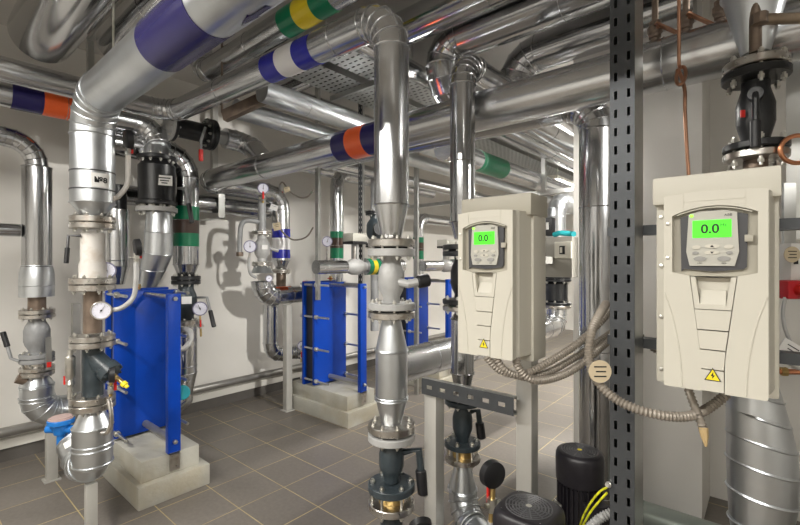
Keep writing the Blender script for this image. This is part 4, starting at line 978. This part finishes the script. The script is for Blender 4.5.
motor('black pump motor with yellow plug on its grille, behind the strut', -.565, 1.75, .715, .090)
motor('black squarish pump motor nearest the bottom edge', -.570, 1.29, .690, .095, True)
# grey box with socket behind the left drive
t = thing('junction_box', 'grey box with a cream socket, right of the left drive', 'electrical box', V((-.72,1.9,1.385)))
bq = PY(573,275,1.90); aq = PY(540,237,1.90)
MB().bx(aq.x-.02, bq.x-.004, 1.90, 1.98, 1.385, aq.z, .003).build('body', mat('box_grey', (.30,.285,.25), .5), t)
s0 = PY(555,258,1.895); s1 = PY(572,241,1.895)
sk = MB().bx(s0.x, s1.x, 1.885, 1.90, s0.z, s1.z, .004).build('socket', PLASTIC, t)
cx_, cz_ = (s0.x+s1.x)/2, (s0.z+s1.z)/2
MB().bx(cx_-.014, cx_+.010, 1.8835, 1.886, cz_-.018, cz_+.018, .002).build('recess', INK, sk); MB().bx(cx_-.011, cx_-.001, 1.8825, 1.8845, cz_-.012, cz_+.012).build('rocker', PLASTIC, sk)
strut('steel arm carrying the grey socket box behind the left drive', (-.683,1.55,1.46), (aq.x+.03,1.995,1.46), .03, .03, RACK, group='drive fixing arms')
cl = MB(); cl.tube(spline([V((aq.x+.05,1.94,aq.z+.012)), V((aq.x+.08,1.93,aq.z+.018)), V((aq.x+.12,1.95,aq.z+.014)), V((bq.x-.01,1.94,aq.z+.012))], 5), .012, 10)
tag(cl.build('cloth', mat('turquoise_cloth', (.02,.42,.47), .7)), 'small turquoise cloth lying on the grey socket box', 'cloth')
t = thing('junction_box', 'small black box beside the top of the socket box', 'electrical box', PY(549,233,1.93))
MB().bx(PY(545,233,1.93).x, PY(552,217,1.93).x, 1.93, 1.97, PY(549,233,1.93).z-.01, PY(549,217,1.93).z, .003).build('body', BLACKPL, t); MB().bx(PY(546,228,1.928).x, PY(548.5,222,1.928).x, 1.927, 1.93, PY(546,229,1.928).z, PY(546,222,1.928).z).build('label', PAPER, t)
# conduits
def conduit(name, label, pts, r=.013, m=CONDUIT, pitch=.0095):
    pts = spline(pts, 24); t = MB(); acc = 0; out = []; rad = []
    L = [0]
    for a, b in zip(pts, pts[1:]): L.append(L[-1]+(b-a).length)
    n = int(L[-1]/(pitch/2)); j = 0
    for i in range(n+1):
        s_ = L[-1]*i/n
        while j < len(L)-2 and L[j+1] < s_: j += 1
        f = (s_-L[j])/max(1e-9, L[j+1]-L[j]); out.append(pts[j].lerp(pts[j+1], f)); rad.append(r*(1 if i % 2 else .74))
    t.tube(out, r, 12, radii=rad)
    return tag(t.build(name, m, ang=60), label, 'cable conduit', 'ribbed cable conduits')
conduit('cable_conduit', 'ribbed conduit looping in front of the strut to the right drive', [P(606,303,1.44), P(600,313,1.36), P(592,330,1.30), P(589,357,1.26), P(597,380,1.22), P(618,400,1.18), P(652,413,1.14), P(686,416,1.14), P(708,408,1.16), P(726,394,1.17)], .0135)
conduit('cable_conduit', 'ribbed conduit rising from behind the strut beside the looping one', [P(610,310,1.5), P(596,326,1.48), P(575,345,1.46), P(548,362,1.43), P(522,374,1.41), P(500,370,1.42), P(486,356,1.43)], .0135)
conduit('cable_conduit', 'pale ribbed conduit hanging lowest under the left drive', [P(516,357,1.40), P(519,368,1.40), P(532,379,1.40), P(552,378,1.43), P(575,368,1.46), P(597,350,1.50), P(612,337,1.55)], .0140)
conduit('cable_conduit', 'ribbed conduit under the left drive between the two others', [P(496,357,1.42), P(506,370,1.41), P(526,377,1.42), P(550,371,1.45), P(575,357,1.49), P(600,340,1.54), P(614,330,1.58)], .0125)
conduit('cable_conduit', 'short ribbed conduit between strut and right drive', [P(628,322,1.52), P(642,338,1.48), P(656,349,1.45), P(672,356,1.42)], .0145)
conduit('cable_conduit', 'short cut conduit hanging from the right drive', [P(688,388,1.17), P(693,402,1.15), P(699,417,1.14), P(703,428,1.135)], .0115)
tag(MB().tube([P(703,427,1.135), P(704.5,436,1.13), P(706,446,1.13)], .008, 8, radii=[.0115,.009,.003]).build('tape_end', TAPE), 'tan taped tip of the cut conduit under the right drive', 'tape')
cardtag('round beige tag on the ribbed conduit in front of the strut', P(600,371,1.19), CAMR, UP, .062, .06, CARD, 3, .003, True)
conduit('cable_conduit', 'pale ribbed conduit at the foot of the strut', [P(612,512,1.45), P(600,518,1.45), P(588,530,1.47), P(580,548,1.5)], .016, LGREYCAST)
for i, (o_, lb_) in enumerate(((0, 'yellow and green earth wire at the foot of the strut, left one'), (9, 'yellow and green earth wire at the foot of the strut, right one'))):
    tag(MB().tube(spline([P(607,487+o_*.6,1.31), P(599,492+o_,1.33), P(589,505+o_,1.36), P(581,522+o_,1.42), P(576,545+o_,1.5)], 8), .0032, 8).build('earth_wire', WIREG), lb_, 'wire', 'earth wires')
tag(MB().lathe(P(609,484,1.30), V((-.1,-.9,.2)), [(0,.009),(.006,.009),(.008,.006),(.016,.006)], 8).build('terminal_bolt', ZINC), 'bolt with earth wires on the foot of the strut', 'bolt')

# ================================================================== RIGHT COLUMN BEHIND THE DRIVE
R = Col(-.03, 1.62)
t = thing('insulated_riser', 'insulated riser tapering down to the black valve at the top right', 'pipe', R.p(57), G_OV)
jacket(t, R.p(-8), V((R.x,R.y,ZC)), .080, GALVB); cone(t, R.p(-8), R.p(54), .080, .034, GALVB)
t = thing('riser_pipe', 'brown bare pipe with side branch in front of the tapering riser', 'pipe', R.p(57), 'bare risers')
RD = V((.0185,-.9998,0)); o_ = RD*.070
MB().cyl(R.p(58)+RD*.045, R.p(-160)+o_, .0145, 20).build('tube', BROWN, t)
MB().tube(spline([R.p(29)+o_+CAMR*.0, R.p(29)+o_+CAMR*.06, R.p(27)+o_+CAMR*.30, R.p(26)+o_+CAMR*.6], 5), .0145, 16).build('side_branch', mat('tan_pipe', (.30,.23,.165), .42, .5, .2, 20), t)
MB().cyl(R.p(34)+o_+CAMR*.012, R.p(24)+o_+CAMR*.012, .019, 8).build('union_nut', BROWN, t)
t = thing('lever_valve', 'black flanged valve with downward lever at the top right', 'valve', R.p(168), G_V)
tilt = (UP + CAMR*.10 - CAMF*.02).normalized()
flange(t, R.p(66), UP, .078, .024, STEEL, 0); flange(t, R.p(76), UP, .081, .022, BLACKCAST, 6, (.018,.042), .2, .0085)
body_valve(t, R.p(146), UP, .185, .046, .034, BLACKCAST)
flange(t, R.p(147), UP, .078, .020, BLACKCAST, 6, (.045,.014), .2, .0085); flange(t, R.p(156), UP, .077, .022, STEEL, 0)
MB().cyl(R.p(178), R.p(160), .029, 24).build('neck', BROWN, t)
c_ = R.p(100)+RD*.04
MB().cyl(c_-RD*.03, c_+RD*.03, .018, 20).build('stem', BLACKCAST, t)
lever(t, c_+RD*.025, c_+RD*.042+DN*.02, R.p(152)+RD*.085, .008, BLACKCAST, BLACKPL)
MB().box(R.p(116)+CAMR*-.036+RD*.030, (.012,.004,.020), Matrix.Rotation(.7, 3, 'Z')).build('red_mark', RED, t)
t = thing('insulated_elbow', 'big gored silver pipe below the right drive', 'pipe', R.p(400), G_OV)
gp = [R.p(y)+CAMR*x for y, x in ((372,-.005),(394,.0),(416,.006),(440,.014),(465,.017),(494,.018),(524,.012),(560,.004))]
tn_ = [(UP+CAMR*k).normalized() for k in (.05,.28,.30,.25,.20,.16,.12,.02)]
MB().gores(gp, tn_, .1, 40, .0045, radii=[.048,.062,.072,.079,.082,.081,.072,.052]).build('elbow', GALVB, t)
MB().cyl(R.p(340), R.p(372), .05, 20).build('neck', BROWN, t)
MB().cyl(R.p(556)+CAMR*.004, V((R.x,R.y,0)), .06, 20).build('tube', BROWN, t)
# copper pigtail and ring
cp = lambda x, y: PY(x, y, 1.58)
top = cp(679,0)
hp = [V((top.x,1.58,ZC)), cp(679,0), cp(679,40), cp(679,62)]
cen = cp(681,75); 
loop = [cen + V((math.cos(a)*.012, math.sin(a*1)*.02, math.sin(a)*.034)) for a in [PI*.75-2*PI*i/14 for i in range(1,17)]]
tag(MB().tube(spline(hp+loop[:14]+[cp(684.5,88), cp(685,110), cp(687,150), cp(690.5,200)], 5), .0052, 10).build('copper_tube', COPPERD), 'thin copper tube with a pigtail loop hanging above the right drive', 'tube')
ro = P(800,148,1.16); 
tag(MB().tube(spline([ro+CAMR*(math.cos(a)*.046)+UP*(math.sin(a)*.036)+CAMF*(.012*i/10) for i, a in enumerate([PI*.12+2*PI*k/14 for k in range(15)])], 4), .006, 10).tube(spline([ro+CAMR*.042+UP*.013, ro+CAMR*.14+UP*.02, ro+CAMR*.25+UP*.02], 4), .006, 10).build('copper_coil', COPPER), 'bright copper coil at the right edge beside the black valve', 'tube')
# drain cocks on the long pipe
for px, zt_, lb_ in ((655, 18, 'drain cock on the long pipe nearest to the slotted strut'), (686, 8, 'drain cock on the long pipe beside the copper tube'), (721, -2, 'drain cock on the long pipe left of the tapering riser')):
    b = PY(px, 40, 1.85); b = V((b.x, 1.85, 2.262))
    smallvalve(lb_, b, UP, .017, V((.75,.5,-.5)), BROWN, COPPERD)
    bent('vent_tube', lb_.replace('drain cock', 'thin tube rising from the cock'), 'tube', [b+UP*.084, b+UP*.4, V((b.x,b.y,ZC))], .011, BROWN, 2, 'vent tubes above the cocks')
# right edge: steel upright, boxes, alarm
channel('galvanized upright at the right edge behind the boxes', .045, .135, 2.0, .05, 1.53, ZC, 1, .30, .004, .02, frontm=SLOTD)
t = thing('junction_box', 'cream junction box with a socket hole at the right edge', 'electrical box', P(795,276,1.40))
jb = P(797,262,1.42)
MB().box(jb, (.085,.05,.125), Matrix.Rotation(.7, 3, 'Z'), .006).build('body', PAPER, t)
MB().box(jb-CAMF*.027-CAMR*.028+UP*.005, (.012,.004,.02), Matrix.Rotation(.7, 3, 'Z')).build('slot', INK, t)
MB().box(jb+UP*.16+CAMF*.03, (.04,.01,.21), Matrix.Rotation(.7, 3, 'Z')).build('hanger_plate', SLOTD, t)
cardtag('round beige tag tied over the junction box at the right edge', P(792,254,1.36), CAMR, UP, .05, .045, CARD, 3, .003, True)
t = thing('cable_clamp', 'red plastic clamp under the junction box at the right edge', 'clamp', P(797,298,1.38))
MB().box(P(797,289,1.39), (.10,.05,.060), Matrix.Rotation(.7, 3, 'Z'), .01).build('body', mat('red_plastic', (.50,.012,.02), .38), t); MB().cyl(P(792,289,1.39)-CAMF*.02, P(792,289,1.39)-CAMF*.05, .018, 16).build('knob', RED, t)
bent('wire', 'thin braided wire under the red clamp', 'wire', [P(785,297,1.38), P(783,312,1.37), P(785,328,1.36), P(792,345,1.35), P(800,362,1.34)], .005, LGREYCAST)
conduit('cable_conduit', 'pale braided hose at the right edge below the paper tag', [P(783,350,1.40), P(791,362,1.39), P(803,368,1.38), P(820,370,1.37)], .011, PRIMER)
cardtag('folded white paper tag at the right edge', P(791,350,1.34), (CAMR+DN*.6), (UP+CAMR*.4), .075, .05, PAPER, 2)
t = thing('copper_tube', 'horizontal copper tube with brass nut at the right edge', 'tube', P(785,371,1.45))
MB().cyl(P(779,371,1.45), P(830,372,1.40), .009, 14).build('tube', COPPER, t); MB().cyl(P(781,371,1.445), P(787,371,1.44), .015, 6).build('nut', BRASS, t)
pipe('heating_pipe', 'grey-green pipe low in front of the white pier', 'pipe', [(-.80,2.64,.085), (1.2,2.64,.085)], .072, .1, GREENPIPE, seam=0, group='low wall pipes')

# ================================================================== LIGHT
LAMP = mat('lamp_diffuser', (.8,.8,.8), .4, emit=(1,.97,.90), es=14)
def lamp(label, x, y, z, ln, ax, pw, col=(1,.965,.90)):
    t = thing('ceiling_light', label, 'light', (x, y, z), 'linear ceiling lights'); d = XP if ax == 'x' else YP; w = YP if ax == 'x' else XP
    sz = (ln,.13,.045) if ax == 'x' else (.13,ln,.045)
    MB().box((x,y,z+.04), sz, None, .01).build('housing', PLASTIC, t)
    MB().box((x,y,z+.012), tuple(s*.9 if s > .05 else .014 for s in sz)).build('diffuser', LAMP, t)
    for s in (-1, 1): MB().cyl(V((x,y,z+.06))+d*s*ln*.35, V((x,y,ZC))+d*s*ln*.35, .004, 6).build('suspension', ZINC, t)
    li = bpy.data.lights.new('linear_lamp', 'AREA'); li.shape = 'RECTANGLE'; li.size = ln*.92; li.size_y = .12; li.energy = pw; li.color = col
    lo = bpy.data.objects.new('linear_lamp', li); C.objects.link(lo); lo.location = (x,y,z-.004); lo.rotation_euler = (0,0,0 if ax == 'x' else PI/2)
lamp('added fill lamp behind the camera on the right', .75, -.9, 2.75, 1.5, 'y', 26)  # added unseen lamp, soft fill from the right
lamp('added fill lamp behind the camera', -.6, -.9, 2.55, 1.5, 'x', 55)  # added out of view to flatten the light
lamp('added fill lamp over the left aisle', -2.1, -.7, 2.55, 1.5, 'x', 55)  # invented fixture giving soft fill on the left
lamp('added lamp hidden in the aisle behind the rack', -2.0, 2.55, 2.5, 0.7, 'x', 52)  # added out of sight behind the long pipe to brighten floor and pier
lamp('linear lamp far away above the aisle', -2.1, 6.1, 2.50, 1.3, 'y', 60)
lamp('linear lamp behind the low wide pipe', -.55, 4.3, 2.85, 1.5, 'y', 160)
lamp('added fill lamp far at the back of the room', -1.0, 8.0, 2.80, 1.5, 'x', 80)  # added fixture, soft fill for the far end
t = thing('floodlight', 'hanging floodlight aimed across the room at the left wall', 'light', (1.25, 2.08, 2.40))
fd = V((-5.45,.15,-1.25)).normalized(); fp = V((1.25,2.08,2.40))
MB().lathe(fp+fd*.02, -fd, [(0,.09),(.04,.09),(.12,.05),(.14,.02)], 28, cap=False).build('reflector', ZINC, t); MB().cyl(fp-fd*.10, V((fp.x-fd.x*.1,fp.y-fd.y*.1,ZC)), .008, 8).build('suspension', ZINC, t)
MB().lathe(fp-fd*.02, fd, [(0,.03),(.02,.025),(.03,.01)], 16).build('bulb', LAMP, t)
sl = bpy.data.lights.new('flood_lamp', 'SPOT'); sl.energy = 600; sl.spot_size = math.radians(44); sl.spot_blend = .35; sl.shadow_soft_size = .10; sl.color = (1,.97,.91)
so = bpy.data.objects.new('flood_lamp', sl); C.objects.link(so); so.location = fp+fd*.05; so.rotation_mode = 'QUATERNION'; so.rotation_quaternion = fd.to_track_quat('-Z','Y')
w = bpy.data.worlds.new('World'); bpy.context.scene.world = w; w.use_nodes = True
w.node_tree.nodes['Background'].inputs[0].default_value = (.9,.9,.9,1); w.node_tree.nodes['Background'].inputs[1].default_value = .02

# ================================================================== CAMERA
cam = bpy.data.cameras.new('camera'); co = bpy.data.objects.new('camera', cam); C.objects.link(co)
co.location = (0,0,EYE); co.rotation_euler = (PI/2, 0, math.atan2(SN, CS)); cam.sensor_width = 36; cam.lens = 36*F/800; cam.clip_start = .02
sc = bpy.context.scene; sc.camera = co
sc.view_settings.view_transform = 'Standard'; sc.view_settings.look = 'None'; sc.view_settings.gamma = 1; sc.view_settings.use_curve_mapping = False
sc.view_settings.exposure = 0.12
